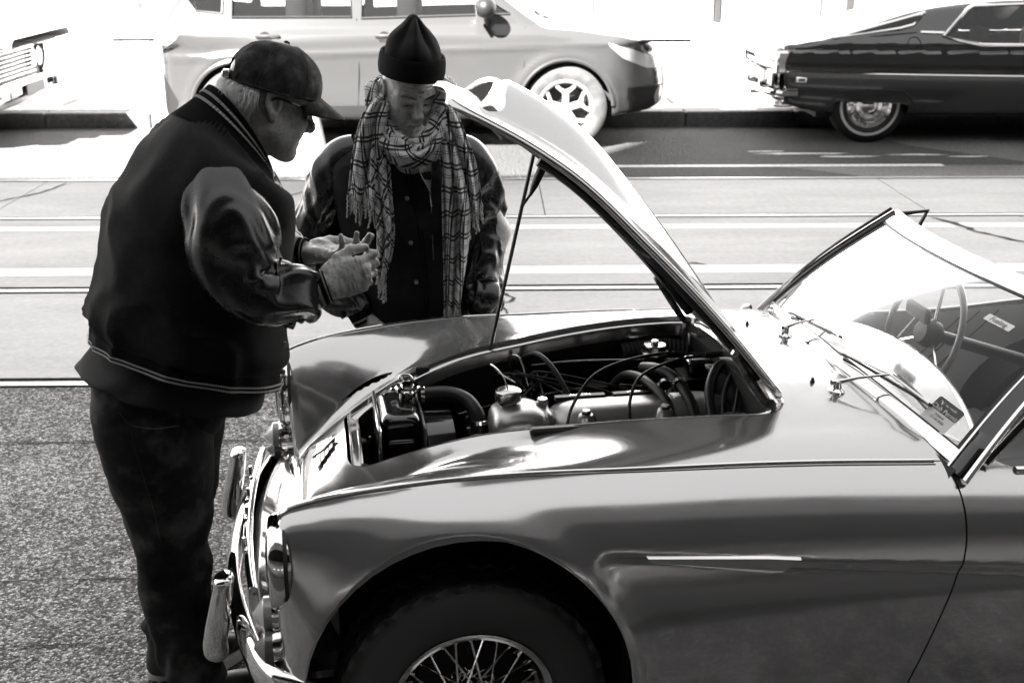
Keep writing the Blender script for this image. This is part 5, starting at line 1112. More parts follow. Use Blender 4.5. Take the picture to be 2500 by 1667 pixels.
def dashes(name, A, B, m, par, duty=.62, off=None):
    """short stitched dashes between two closed lines A,B (n,3)"""
    n = len(A); V_ = []; F = []
    for i in range(0, n, 1):
        j = (i + 1) % n; a0, a1, b0, b1 = A[i], A[i] * (1 - duty) + A[j] * duty, B[i], B[i] * (1 - duty) + B[j] * duty; k = len(V_); V_ += [a0, a1, b1, b0]; F.append((k, k + 1, k + 2, k + 3))
    return mk(name, V_, F, m, par, smooth=False)
def fdir(yaw, pitch=0, roll=0):
    """rotation matrix columns: forward, left, up, for a heading yaw (deg from +X towards +Y), pitch down"""
    y_, p_, r_ = R(yaw), R(pitch), R(roll); f = np.array([math.cos(y_) * math.cos(p_), math.sin(y_) * math.cos(p_), -math.sin(p_)]); l = np.array([-math.sin(y_), math.cos(y_), 0]); u = np.cross(f, l)
    l2 = l * math.cos(r_) + u * math.sin(r_); u2 = np.cross(f, l2); return np.stack([f, l2, u2], 1)
# ---------------------------------------------------------------- head
def head_field(old=1.0, mouth=.0, jowl=1.0):
    def f(P):
        S = P.copy(); S[:, 1] = np.abs(S[:, 1]); d = ell(P, (-.012, 0, .042), (.100, .077, .090))
        d = smin(d, ell(S, (.032, 0, -.028), (.064, .063, .088)), .04)
        d = smin(d, ell(S, (.052, .038, -.032), (.034, .028, .034)), .03)
        d = smin(d, cone(S, (-.005, .054, -.055), (.062, .018, -.102), .020, .020), .035)
        d = smin(d, ss(S, (.078, 0, -.104), .020), .025)
        d = smin(d, ell(S, (.035, .042, -.075), (.036, .022 * jowl, .026)), .03)
        d = smin(d, cone(S, (.080, .010, .026), (.058, .052, .024), .012, .010), .018)          # brow
        d = smax(d, -ell(S, (.094, .032, .004), (.020, .021, .013)), .014)                       # socket
        d = smin(d, ss(S, (.066, .032, .001), .0150), .006)                                      # lids
        d = smax(d, -ell(S, (.082, .033, -.0035), (.010, .0125, .0022)), .002)                   # slit
        d = smin(d, cone(S, (.070, .018, -.018), (.064, .044, -.014), .007, .006), .012)         # bag
        d = smin(d, cone(P, (.088, 0, .014), (.108, 0, -.022), .0085, .0125), .014)              # nose
        d = smin(d, ss(P, (.112, 0, -.030), .0135), .012); d = smin(d, ss(S, (.100, .0145, -.036), .0095), .008)
        d = smax(d, -ell(S, (.106, .007, -.0455), (.006, .004, .004)), .004)
        d = smin(d, cone(S, (.0925, 0, -.058), (.084, .022, -.064), .0085, .005), .010)         # lips
        d = smin(d, cone(S, (.0915, 0, -.0745), (.084, .018, -.0705), .0085, .004), .010)
        d = smax(d, -(cone(S, (.101, 0, -.0665 - mouth * .4), (.084, .025, -.068), .0028 + mouth, .0022)), .004)
        d = smax(d, -cone(S, (.098, .024, -.038), (.078, .040, -.074), .0035 * old, .0025), .010)  # nasolabial fold
        d = smax(d, -cone(S, (.096, .006, .022), (.094, .0055, .036), .0004 * old, .0002), .005)
        for zz, am in ((.050, .9), (.062, 1.0), (.074, .8)): d = smax(d, -cone(S, (.0905, 0, zz), (.070, .05, zz - .006), .0009 * old * am, .0006), .006)
        for k in range(3): d = smax(d, -cone(S, (.062, .052, -.004 + k * .005), (.045, .064, .004 + (k - 1) * .014), .0016 * old, .001), .004)
        # ears
        ex = S - np.array([-.012, .074, -.002]); th = R(12); e = ex.copy(); e[:, 0] = ex[:, 0] * math.cos(th) + ex[:, 2] * math.sin(th); e[:, 2] = -ex[:, 0] * math.sin(th) + ex[:, 2] * math.cos(th)
        bowl = ell(e, (0, .006, .002), (.019, .0075, .031)); bowl = smax(bowl, -ell(e, (.004, .0125, .002), (.0105, .0085, .020)), .004)
        rim = np.full(len(P), 9.); pts = [(.012, .004, -.010), (.016, .005, .006), (.015, .008, .022), (.006, .010, .032), (-.007, .0115, .033), (-.016, .012, .024), (-.019, .011, .008), (-.016, .010, -.008), (-.009, .008, -.020)]
        for a_, b_ in zip(pts[:-1], pts[1:]): rim = np.minimum(rim, cone(e, a_, b_, .0042, .0042))
        lobe = ell(e, (-.001, .006, -.027), (.010, .0055, .012)); d = smin(d, smin(smin(bowl, rim, .005), lobe, .006), .006)
        d = smin(d, cone(P, (-.040, 0, -.04), (-.062, 0, -.19), .056, .066), .03)
        d = smin(d, cone(S, (-.02, .035, -.08), (.0, .02, -.18), .022, .03), .03)
        return d + .0012 * (vnoise(P * 55) - .5) + .0007 * (vnoise(P * 140) - .5)
    return f
HEADBOX = ((-.13, -.105, -.19), (.14, .105, .145))
def body_mesh(name, parts, m, par):
    """one skin mesh from several (V,Q,N) pieces in world space"""
    V_ = []; Q_ = []; N_ = []; k = 0
    for v, q_, n_ in parts: V_.append(v); Q_.append(q_ + k); N_.append(n_); k += len(v)
    return mk(name, np.vstack(V_), np.vstack(Q_), m, par, normals=np.vstack(N_))
def placed(fn, box, h, M, o, sc=1.0, mirror=False):
    v, q_, n_ = surfnet(fn, box[0], box[1], h)
    if mirror: v = v * np.array([1, -1, 1]); n_ = n_ * np.array([1, -1, 1]); q_ = q_[:, ::-1]
    return v * sc @ M.T + np.array(o), q_, n_ @ M.T
# ---------------------------------------------------------------- hand: x along the fingers, y to the thumb, z back of the hand
def hand_field(curl, spread=(.10, .02, -.05, -.13), thumb=((.018, .030, -.010), (.046, .052, -.016), (.076, .062, -.012), (.102, .064, -.006)), slim=1.0):
    roots = [(.088, .028, 0), (.092, .009, .003), (.088, -.010, .002), (.079, -.027, -.003)]; lens = [(.043, .026, .021), (.047, .029, .022), (.044, .027, .021), (.034, .020, .019)]; rad = [(.0098, .0088, .0080, .0068), (.0100, .0090, .0082, .0070), (.0095, .0085, .0078, .0066), (.0084, .0075, .0068, .0058)]
    J = []
    for i in range(4):
        p = np.array(roots[i]); a_ = 0; pts = [p]
        for l, c_ in zip(lens[i], curl[i]):
            a_ += R(c_); d = np.array([math.cos(a_) * math.cos(spread[i]), math.sin(spread[i]) * math.cos(a_), -math.sin(a_)]); p = p + d * l; pts.append(p)
        J.append(pts)
    def f(P):
        d = ell(P, (.028, .004, -.001), (.050, .038, .0185)); d = smin(d, ell(P, (.066, .001, .001), (.040, .041, .0145)), .02)
        d = smin(d, cone(P, (-.05, 0, .002), (.005, .0, .001), .0255, .026), .02); d = smin(d, ell(P, (.030, .026, -.012), (.030, .017, .016)), .012); d = smin(d, ell(P, (.028, -.022, -.010), (.034, .014, .014)), .012)
        fg = np.full(len(P), 9.)
        for i in range(4):
            pts = J[i]; g = np.full(len(P), 9.)
            d = smin(d, cone(P, (.02, pts[0][1] * .6, .006), pts[0] + np.array([0, 0, .001]), .007, rad[i][0]), .012)
            for k in range(3): g = smin(g, cone(P, pts[k], pts[k + 1], rad[i][k] * slim, rad[i][k + 1] * slim), .004)
            for k in (1, 2): g = smin(g, ss(P, pts[k], rad[i][k] * 1.07), .004)
            fg = np.minimum(fg, g)
        d = smin(d, fg, .010); t = np.full(len(P), 9.); tr = (.017, .0125, .0108, .0088)
        for k in range(3): t = smin(t, cone(P, thumb[k], thumb[k + 1], tr[k], tr[k + 1]), .006)
        d = smin(d, t, .012)
        return d + .0010 * (vnoise(P * 90) - .5) + .0016 * (ridged(P * np.array([120, 45, 60.])) - .5)
    return f
HANDBOX = ((-.05, -.075, -.11), (.205, .105, .05))
# ================================================================== man in the baseball cap
M1 = thing('person', 'man in cap, dark glasses and varsity jacket bending over the car with cupped hands', 'person', (-.82, 2.78, 0), 0)
O1 = np.array([-.82, 2.78, 0.]); 
def L1(P): return np.asarray(P, float) - O1
HY = 24; HM1 = fdir(HY, 22, 0); HO1 = np.array([-.508, 2.80, 1.556]) - O1; SC1 = .97
parts = [placed(head_field(1.1, .002, 1.15), HEADBOX, .0036, HM1, HO1, SC1)]
# hands
def frame(x, y): x = unit(x); y = np.asarray(y, float); y = unit(y - x * (x @ y)); return np.stack([x, y, np.cross(x, y)], 1)
W1 = np.array([-.372, 2.60, 1.168]) - O1; HR = frame((1, .20, .30), (-.30, .10, 1))
parts.append(placed(hand_field([(32, 66, 30), (50, 80, 45), (58, 84, 50), (62, 80, 50)], thumb=((.016, .028, -.010), (.046, .050, -.014), (.080, .058, -.016), (.112, .052, -.020))), HANDBOX, .0030, HR, W1))
W2 = np.array([-.462, 2.90, 1.165]) - O1; xl = unit((1, -.25, .06)); yl = np.array([.15, 1, .10]); HL = frame(xl, yl); HLm = HL.copy(); HLm[:, 2] = -HLm[:, 2]
# left hand: mirrored field, palm up
v, q_, n_ = surfnet(hand_field([(8, 22, 14), (14, 26, 18), (22, 34, 22), (30, 40, 24)]), HANDBOX[0], HANDBOX[1], .0030)
HLf = np.stack([HL[:, 0], HL[:, 1], -HL[:, 2]], 1); parts.append((v @ HLf.T + W2, q_[:, ::-1], n_ @ HLf.T))
# hidden trunk, arms and legs inside the clothes
def inner(P):
    d = cone(P, (.20, .0, 1.40), (.10, .0, 1.15), .10, .15); d = smin(d, cone(P, (.10, 0, 1.15), (.02, 0, .92), .15, .15), .08)
    for a_, b_, ra, rb in (((.02, -.08, .88), (.0, -.07, .48), .08, .05), ((.0, -.07, .48), (.04, -.10, .10), .05, .04), ((.0, .08, .88), (-.02, .06, .48), .08, .05), ((-.02, .06, .48), (-.048, .04, .14), .05, .036), ((.20, -.17, 1.37), (.285, -.232, 1.195), .05, .042), ((.285, -.232, 1.195), tuple(W1), .042, .028), ((.12, .23, 1.36), (.22, .27, 1.2), .05, .045), ((.22, .27, 1.2), tuple(W2), .045, .028), ((.20, .0, 1.42), tuple(HO1 + HM1 @ np.array([-.05, 0, -.12])), .08, .05)):
        d = smin(d, cone(P, a_, b_, ra, rb), .03)
    return d
parts.append(surfnet(inner, (-.25, -.35, .03), (.55, .35, 1.6), .02))
body1 = body_mesh('body', parts, 'skin', M1)
# eyes
for s in (-1, 1): MB().lathe([(.0005, .0125), (.006, .011), (.0125, 0), (.006, -.011)], (HO1 + HM1 @ (np.array([.0665, s * .032, .0005]) * SC1)), HM1[:, 0], 16).build('eye', 'eye_dark', M1)
# ---- trousers
def leg(pts, rad, seed, par, name):
    G, s, th = limb(pts, rad, 56, 14, up=(0, 1, 0)); G = folds(G, s, th, +.022, seed, 1.0, 16, lambda u, t: .35 + .9 * np.exp(-((u - .5) / .12) ** 2) + .9 * sstep(.72, 1, u)); return cgrid(name, G, 'denim', par)
leg([(-.01, -.085, .93), (-.005, -.085, .80), (.0, -.08, .62), (.0, -.075, .47), (.015, -.09, .28), (.045, -.105, .10), (.055, -.11, .035)], [.130, .142, .12, .098, .085, .080, .086], 1.3, M1, 'trouser_leg')
leg([(.0, .085, .93), (.0, .08, .80), (-.005, .07, .62), (-.02, .06, .47), (-.035, .05, .28), (-.048, .04, .15), (-.052, .04, .115)], [.125, .135, .11, .092, .080, .072, .074], 4.2, M1, 'trouser_leg')
G, t_, th = loft([((.02, 0, .94), (0, 1, 0), (1, 0, 0), .17, .15, .145), ((.012, 0, .86), (0, 1, 0), (1, 0, 0), .192, .16, .172), ((.005, 0, .76), (0, 1, 0), (1, 0, 0), .195, .14, .165), ((-.01, 0, .70), (0, 1, 0), (1, 0, 0), .15, .10, .13)], 64, 8); cgrid('trouser_seat', folds(G, t_ * .3, th, .008, 2.2, .8, 14), 'denim', M1)
# pocket seam
MB().tube([(-.02, -.276, .90), (.0, -.274, .87), (.05, -.262, .855), (.10, -.235, .85)], .0018, 5, sub=5).build('pocket_seam', 'denim', M1)
MB().tube([(-.01, -.25, .86), (.0, -.232, .74), (.01, -.205, .62), (.015, -.185, .5)], .0013, 5, sub=5).build('side_seam', 'denim', M1)
# ---- shoes
def shoe(o, yaw, par):
    e = bpy.data.objects.new('shoe', None); COL.objects.link(e); e.parent = par; e.location = o; e.rotation_euler = (0, 0, R(yaw))
    def fu(P):
        d = smin(ell(P, (.06, 0, .035), (.125, .047, .045)), cone(P, (-.03, 0, .04), (-.035, 0, .12), .045, .042), .05); return smax(d, .022 - P[:, 2], .006)
    v, q_, n_ = surfnet(fu, (-.12, -.07, .0), (.22, .07, .16), .006); mk('upper', v, q_, 'shoe_black', e, normals=n_)
    def fs_(P): w_ = np.hypot((P[:, 0] - .05) / 1.0, P[:, 1] * (2.5 - .6 * sstep(-.05, .12, P[:, 0]))); return smax(w_ - .138, np.abs(P[:, 2] - .016) - .015, .008)
    v, q_, n_ = surfnet(fs_, (-.13, -.08, -.01), (.24, .08, .05), .006); mk('sole', v, q_, 'sole_white', e, normals=n_)
shoe((.07, -.11, 0), 20, M1); shoe((-.045, .045, 0), 28, M1)
# ---- shirt tail below the jacket
A_ = lambda yaw: (np.array([-math.sin(R(yaw)), math.cos(R(yaw)), 0]), np.array([math.cos(R(yaw)), math.sin(R(yaw)), 0]))
by = 34; LA, FA = A_(by)
def rg(x, z, a_, bf, bb, tilt=0, y=0): f = FA * math.cos(R(tilt)) + np.array([0, 0, -math.sin(R(tilt))]); return (np.array([x, y, z]), LA, f, a_, bf, bb)
G, t_, th = loft([rg(.065, 1.02, .19, .18, .17, 8), rg(.05, .945, .216, .20, .196, 13), rg(.034, .888, .232, .214, .222, 16), rg(.028, .858, .238, .212, .234, 17), rg(.03, .852, .230, .204, .226, 17)], 72, 8)
G = folds(G, t_ * .2, th, .012, 5.1, 2.2, 10); cgrid('shirt_tail', G, 'shirt_dark', M1)
# ---- jacket body
rings = [rg(.055, .92, .245, .235, .218, 20), rg(.06, .96, .242, .23, .214, 19), rg(.07, 1.00, .252, .238, .222, 17), rg(.085, 1.07, .246, .23, .218, 13), rg(.105, 1.16, .240, .215, .212, 11), rg(.135, 1.27, .240, .205, .215, 14), rg(.178, 1.36, .235, .17, .195, 22), rg(.205, 1.415, .205, .15, .172, 33), rg(.208, 1.44, .145, .138, .145, 44), rg(.215, 1.455, .11, .128, .128, 50)]
G, t_, th = loft(rings, 96, 12, 2.1)
N_ = gnormal(G); Sg, Th = np.meshgrid(t_, th, indexing='ij')
q = G.reshape(-1, 3); w1 = ridged(q * np.array([9, 9, 5]) + vnoise(q * 6)[:, None] * 1.2).reshape(Sg.shape); w2 = vnoise(q * 16).reshape(Sg.shape)
low = np.exp(-((Sg - .22) / .10) ** 2)
G = G + N_ * ((w1 ** 2 - .4) * (.013 + .014 * low) + (w2 - .5) * .008)[..., None]
jk = cgrid('jacket_body', G, 'wool_black', M1)
# rib waistband with two woven stripes
iw = [i for i in range(len(t_)) if t_[i] < .118]; Gw = G[:iw[-1] + 1] + N_[:iw[-1] + 1] * .004
rib = 1 + .0 * th; Gw = Gw + N_[:iw[-1] + 1] * (.0014 * np.cos(th * 110))[None, :, None]
cgrid('waistband', Gw, 'rib_knit', M1)
def stripes(G_, N_, i0, i1, par, rep=3, off=.0095, duty=.6):
    def line(fr):
        k = fr * (len(G_) - 1); a_ = int(k); f_ = k - a_; a_ = min(a_, len(G_) - 2); L = (G_[a_] + N_[a_] * off) * (1 - f_) + (G_[a_ + 1] + N_[a_ + 1] * off) * f_; L = np.vstack([L, L[:1]])
        return crsub(L, rep)[:-1]
    dashes('woven_stripe', line(i0), line(i1), 'stripe_white', par, duty)
nw = len(Gw); stripes(G[:nw], N_[:nw], .10, .22, jk, 3); stripes(G[:nw], N_[:nw], .34, .46, jk, 3)
# back yoke seam
# ---- collar
cy0 = HO1 + HM1 @ np.array([-.055, 0, -.10])
cr = []
for (x, z, a_, bf, bb, tl) in ((.198, 1.435, .135, .138, .140, 44), (.216, 1.458, .108, .130, .128, 51), (.228, 1.476, .096, .124, .120, 57), (.240, 1.493, .090, .122, .116, 62)): cr.append(rg(x, z, a_, bf, bb, tl, .0))
Gc, tc, thc = loft(cr, 150, 8, 2.0); Nc = gnormal(Gc); Gc = Gc + Nc * (.0012 * np.cos(thc * 75))[None, :, None]; co_ = cgrid('collar', Gc, 'rib_knit', M1); md = co_.modifiers.new('thickness', 'SOLIDIFY'); md.thickness = .007; md.offset = -1
stripes(Gc, Nc, .50, .58, co_, 2, .0095, .6); stripes(Gc, Nc, .72, .80, co_, 2, .0095, .6)
# ---- sleeves
def sleeve(pts, rad, seed, par, cuff, el=.52, k=16, amp=.024):
    G_, s, th = limb(pts, rad, 72, k, up=(0, 0, 1)); G_ = folds(G_, s, th, amp, seed, 3.0, 20, lambda u, t: (1.0 - .75 * np.exp(-((u - el) / .10) ** 2) + .0 * np.exp(-((u - .88) / .10) ** 2)) * sstep(.04, .32, u) * sstep(1.0, .965, u))
    o = cgrid('sleeve', G_, 'leather', par)
    Gc_, s2, th2 = limb(cuff[0], cuff[1], 120, 6, up=(0, 0, 1)); N2 = gnormal(Gc_); Gc2 = Gc_ + N2 * (.0011 * np.cos(th2 * 40))[None, :, None]; c_ = cgrid('cuff', Gc2, 'rib_knit', par)
    stripes(Gc2, N2, .50, .565, c_, 1, .0016, .55); stripes(Gc2, N2, .70, .765, c_, 1, .0016, .55); return o, G_
wr = W1; dr = HR[:, 0]
so1, Gs = sleeve([(.165, -.070, 1.405), (.212, -.150, 1.378), (.245, -.205, 1.305), (.258, -.23, 1.24), (.282, -.236, 1.188), (.330, -.228, 1.162), (.375, -.212, 1.160), tuple(wr - dr * .085), tuple(wr - dr * .045)], [.062, .090, .104, .098, .088, .080, .072, .060, .048], 2.3, M1, ([wr - dr * .062, wr - dr * .04, wr - dr * .005, wr + dr * .004], [.040, .041, .0385, .036]))
# seam with stitching down the sleeve
i_ = 31; ln_ = Gs[12:80, i_] + gnormal(Gs)[12:80, i_] * .0015; MB().tube(ln_, .0022, 5).build('sleeve_seam', 'leather', so1)
dl = HLf[:, 0]; wl = W2
sleeve([(.10, .23, 1.40), (.15, .27, 1.34), (.20, .28, 1.26), (.235, .26, 1.18), (.26, .22, 1.135), tuple(wl - dl * .075), tuple(wl - dl * .045)], [.09, .105, .10, .088, .078, .062, .048], 6.7, M1, ([wl - dl * .062, wl - dl * .04, wl - dl * .005, wl + dl * .004], [.040, .041, .0385, .036]))
# ---- jacket front edge and buttons
for (x, y, z) in ((.335, -.02, .92), (.345, -.02, .99)): MB().lathe([(.0005, .006), (.006, .005), (.0075, 0)], (x - .02, y - .05, z), (.8, -.6, 0), 12).build('button', 'button', M1)
# ---- hair below the cap: tapered strands
def strands(name, n, fn_root, ln, m, par, seed, w=.0011):
    r_ = np.random.default_rng(seed); V_ = []; F = []
    for _ in range(n):
        p, d, nn = fn_root(r_); L = ln * (.6 + .7 * r_.random()); side = unit(np.cross(d, nn)); k = len(V_); bend = r_.normal(0, .25, 2)
        for t in np.linspace(0, 1, 5):
            q = p + d * L * t + nn * (.014 * math.sin(t * 2.2) + bend[0] * .006 * t * t) + side * bend[1] * .010 * t * t; ww = w * (1 - t * .85); V_ += [q - side * ww, q + side * ww]
        F += [(k + 2 * i, k + 2 * i + 1, k + 2 * i + 3, k + 2 * i + 2) for i in range(4)]
    o = mk(name, V_, F, m, par); return o
def hair_root(r_):
    while True:
        a_ = r_.uniform(112, 248); el_ = r_.uniform(-40, 6)
        if abs(a_ - 180) > 62 and el_ < -22: continue
        break
    a_, el_ = R(a_), R(el_); c_ = np.array([-.012, 0, .02]); dir_ = np.array([math.cos(a_) * math.cos(el_), math.sin(a_) * math.cos(el_), math.sin(el_)]); p = c_ + dir_ * np.array([.104, .0795, .094])
    if p[2] < -.03: p[0] = min(p[0], -.055)
    fl = unit(np.array([-.5 * abs(math.cos(a_)) + .1, .25 * np.sign(p[1]) * 0, -1]) + r_.normal(0, .22, 3)); fl = unit(fl - dir_ * (fl @ dir_) * .8)
    return HO1 + HM1 @ (p * SC1), HM1 @ fl, HM1 @ dir_
hr = strands('hair', 3600, hair_root, .044, 'hair_white', M1, 5)
# ---- cap
cp = bpy.data.objects.new('cap', None); COL.objects.link(cp); cp.parent = M1
ctilt = 4
def capP(a_, t):
    """a_ azimuth, t 0 rim .. 1 crown"""
    e = t * math.pi / 2; r = np.array([.117, .094, .117]); k = math.cos(e) ** .85; z = .030 + r[2] * math.sin(e) ** 1.05 - .012 * (1 - t) * math.cos(a_) * -1 * 0
    x = -.008 + r[0] * k * math.cos(a_); y = r[1] * k * math.sin(a_); zz = z - .018 * (1 - t) * (1 if math.cos(a_) < 0 else .2) * abs(math.cos(a_)) * -0.6 + .016 * math.cos(a_) * (1 - t)
    return np.array([x + .010 * t * (1 - t), y, zz - .006])
na, ntt = 96, 26; Gcap = np.array([[capP(a_, t) for a_ in np.linspace(0, 2 * math.pi, na, endpoint=False)] for t in np.linspace(0, .985, ntt)]); Nn = gnormal(Gcap); th_ = np.linspace(0, 2 * math.pi, na, endpoint=False)
seam = sum(np.exp(-(((th_ - s_ + math.pi) % (2 * math.pi) - math.pi) / .035) ** 2) for s_ in (R(0), R(62), R(118), R(180), R(242), R(298)))
qq = Gcap.reshape(-1, 3); wv = vnoise(qq * 34).reshape(ntt, na) - .5; wv2 = ridged(qq * np.array([22, 22, 14]) + 5).reshape(ntt, na) ** 2 - .4
Gcap = Gcap + Nn * (.004 * wv + .0035 * wv2 - .0022 * seam[None])[..., None]
V_, Q_ = grid_mesh(Gcap, closeu=True); hole = []
Vw = HO1 + (V_ * SC1) @ HM1.T
ang_ = np.abs(((th_ - math.pi + math.pi) % (2 * math.pi)) - math.pi); gg = ((np.tile(np.abs(th_ - math.pi), ntt) / .46) ** 2 + (np.repeat(np.arange(ntt), na) / 7.5) ** 2) - 1
v, q_, n_ = clip(Vw, tris(Q_), (Nn.reshape(-1, 3)) @ HM1.T, gg); cc = solid('crown', v, q_, .002, 'cap_cotton', cp)
for s_ in (62, 118, 242, 298, 0):
    for o_ in (-.045, .045):
        a_ = R(s_) + o_; pts = [HO1 + HM1 @ ((capP(a_, t) + np.array([0, 0, .0015]) + unit(capP(a_, t) - np.array([0, 0, .04])) * .002) * SC1) for t in np.linspace(.02, .93, 30)]
        V2 = []; F2 = []
        for i in range(0, 29):
            p0, p1 = pts[i], pts[i] * .4 + pts[i + 1] * .6; k = len(V2); w_ = HM1[:, 1] * .0008; V2 += [p0 - w_, p0 + w_, p1 + w_, p1 - w_]; F2.append((k, k + 1, k + 2, k + 3))
        mk('stitching', V2, F2, 'thread', cp, smooth=False)
# sweat band edge, strap and button
ring = [HO1 + HM1 @ ((capP(a_, 0) + np.array([0, 0, .002])) * SC1) for a_ in np.linspace(-2.62, 2.62, 80)]; MB().tube(ring, .003, 6).build('rim_hem', 'cap_cotton', cp)
st = np.array([[HO1 + HM1 @ ((capP(a_, 0) * np.array([1.01, 1.01, 1]) + np.array([0, 0, dz])) * SC1) for a_ in np.linspace(R(145), R(215), 16)] for dz in (0, .02)]); v, q_ = grid_mesh(st); solid('strap', v, q_, .002, 'cap_cotton', cp)
p = HO1 + HM1 @ ((capP(R(196), 0) + np.array([-.004, 0, .010])) * SC1); MB().box(p - .009, p + .009, .003).build('buckle', 'chrome_dull', cp)
p = HO1 + HM1 @ (capP(0, .99) * SC1); MB().lathe([(.0005, .007), (.006, .005), (.008, 0)], p, HM1[:, 2], 14).build('top_button', 'cap_cotton', cp)
# brim
nb = 15; Gb = []
for u in np.linspace(0, 1, 12):
    row = []
    for a_ in np.linspace(-1.02, 1.02, 33):
        b_ = capP(a_, 0); L = .078 * (1 - (abs(a_) / 1.06) ** 2.4); row.append(b_ + np.array([L * u, 0, .004 - .030 * u * (L / .078) - .022 * (a_ / 1.0) ** 2 * u * .8 - .016 * (abs(a_)) ** 2]))
    Gb.append(row)
Gb = np.array(Gb); v, q_ = grid_mesh(Gb); solid('brim', HO1 + (v * SC1) @ HM1.T, q_, .004, 'cap_cotton', cp)
# ---- sunglasses
gl = bpy.data.objects.new('sunglasses', None); COL.objects.link(gl); gl.parent = M1
def hp(p): return HO1 + HM1 @ (np.asarray(p, float) * SC1)
for s in (-1, 1):
    Gl = np.array([[hp((.099 - 2.2 * max(0, y_ - .012) ** 1.55 - .0 * z_, s * y_, z_ * (1 - .25 * (y_ / .07) ** 2) + .004)) for y_ in np.linspace(.010, .068, 14)] for z_ in np.linspace(-.020, .017, 8)]); v, q_ = grid_mesh(Gl); solid('lens', v, q_, .003, 'lens_black', gl)
    MB().tube([hp((.066, s * .069, .014)), hp((.04, s * .078, .014)), hp((-.005, s * .084, .016)), hp((-.022, s * .085, .006))], .003, 8, sub=3).build('temple', 'lens_black', gl)
MB().tube([hp((.100, -.012, .012)), hp((.104, 0, .014)), hp((.100, .012, .012))], .003, 8, sub=3).build('bridge', 'lens_black', gl)
# ================================================================== man in the knitted hat and checked scarf
M2 = thing('person', 'man in knitted hat and checked scarf, hands in pockets, looking down at the engine', 'person', (-.27, 3.85, 0), 0)
O2 = np.array([-.27, 3.85, 0.]); HM2 = fdir(-63, 24, -3); HO2 = np.array([.012, -.035, 1.450]); SC2 = 1.0
parts = [placed(head_field(1.7, 0, 1.15), HEADBOX, .0032, HM2, HO2, SC2)]
wr2 = np.array([-.150, -.115, .725]); h2 = frame((.45, -.1, -.9), (.6, -.75, .35))
parts.append(placed(hand_field([(12, 18, 10)] * 4), HANDBOX, .0042, h2, wr2))
wl2 = np.array([.235, -.125, .735]); h3 = frame((-.35, .1, -.93), (-.6, -.75, -.2))
v, q_, n_ = surfnet(hand_field([(12, 18, 10)] * 4), HANDBOX[0], HANDBOX[1], .0045); h3f = np.stack([h3[:, 0], h3[:, 1], -h3[:, 2]], 1); parts.append((v @ h3f.T + wl2, q_[:, ::-1], n_ @ h3f.T))
def inner2(P):
    d = cone(P, (.01, .02, 1.18), (.0, .02, .9), .13, .14)
    for a_, b_, ra, rb in (((.0, .02, .9), (0, .02, .8), .14, .14), ((-.09, .02, .8), (-.10, .0, .1), .08, .04), ((.09, .02, .8), (.10, .0, .1), .08, .04), ((-.2, .02, 1.2), (-.33, .02, .98), .05, .045), ((-.33, .02, .98), tuple(wr2), .045, .027), ((.2, .02, 1.2), (.29, .02, .98), .05, .045), ((.29, .02, .98), tuple(wl2), .045, .027), ((.01, .0, 1.2), tuple(HO2 + HM2 @ np.array([-.06, 0, -.15])), .06, .055)):
        d = smin(d, cone(P, a_, b_, ra, rb), .03)
    return d
parts.append(surfnet(inner2, (-.42, -.25, .05), (.42, .2, 1.45), .022))
body_mesh('body', parts, 'skin_pale', M2)
def hp2(p): return HO2 + HM2 @ (np.asarray(p, float) * SC2)
for s in (-1, 1):
    MB().lathe([(.0005, .0128), (.006, .0112), (.0125, 0), (.006, -.011)], hp2((.0665, s * .032, 0)), HM2[:, 0], 20).build('eye', 'eye_dark', M2)
# brows: short strands
def brow_root(r_):
    s = 1 if r_.random() < .5 else -1; t = r_.random(); p = np.array([.0915 - .030 * t ** 1.6, s * (.012 + .040 * t), .027 + .003 * math.sin(t * 3)]); n0 = unit((1, s * .4 * t, .3)); return hp2(p), HM2 @ unit(np.array([0, s * .9, .25 - .6 * t]) + r_.normal(0, .25, 3)), HM2 @ n0
mat('brow_hair', .12, .7); strands('eyebrows', 240, brow_root, .009, 'brow_hair', M2, 9, .0006)
# ---- trousers and shoes
for s in (-1, 1):
    G, s_, th = limb([(s * .085 + .01, .03, .86), (s * .09 + .01, .03, .62), (s * .095, .03, .42), (s * .10, .03, .1), (s * .10, .03, .04)], [.13, .11, .095, .09, .095], 40, 8, up=(0, 1, 0)); cgrid('trouser_leg', folds(G, s_, th, .008, s + 3, 1, 14), 'chino', M2)
    shoe((s * .11, -.03, 0), -80, M2)
LA2 = np.array([math.cos(R(10)), math.sin(R(10)), 0]); FA2 = np.array([math.sin(R(10)), -math.cos(R(10)), 0])
def r2(x, y, z, a_, bf, bb, tl=0): return (np.array([x, y, z]), LA2, FA2 * math.cos(R(tl)) + np.array([0, 0, -math.sin(R(tl))]), a_, bf, bb)
G, t_, th = loft([r2(.02, .03, .92, .19, .13, .14), r2(.02, .03, .80, .205, .15, .16), r2(.02, .03, .68, .20, .14, .15)], 56, 6); cgrid('trouser_seat', folds(G, t_ * .3, th, .009, 2, 1, 15), 'chino', M2)
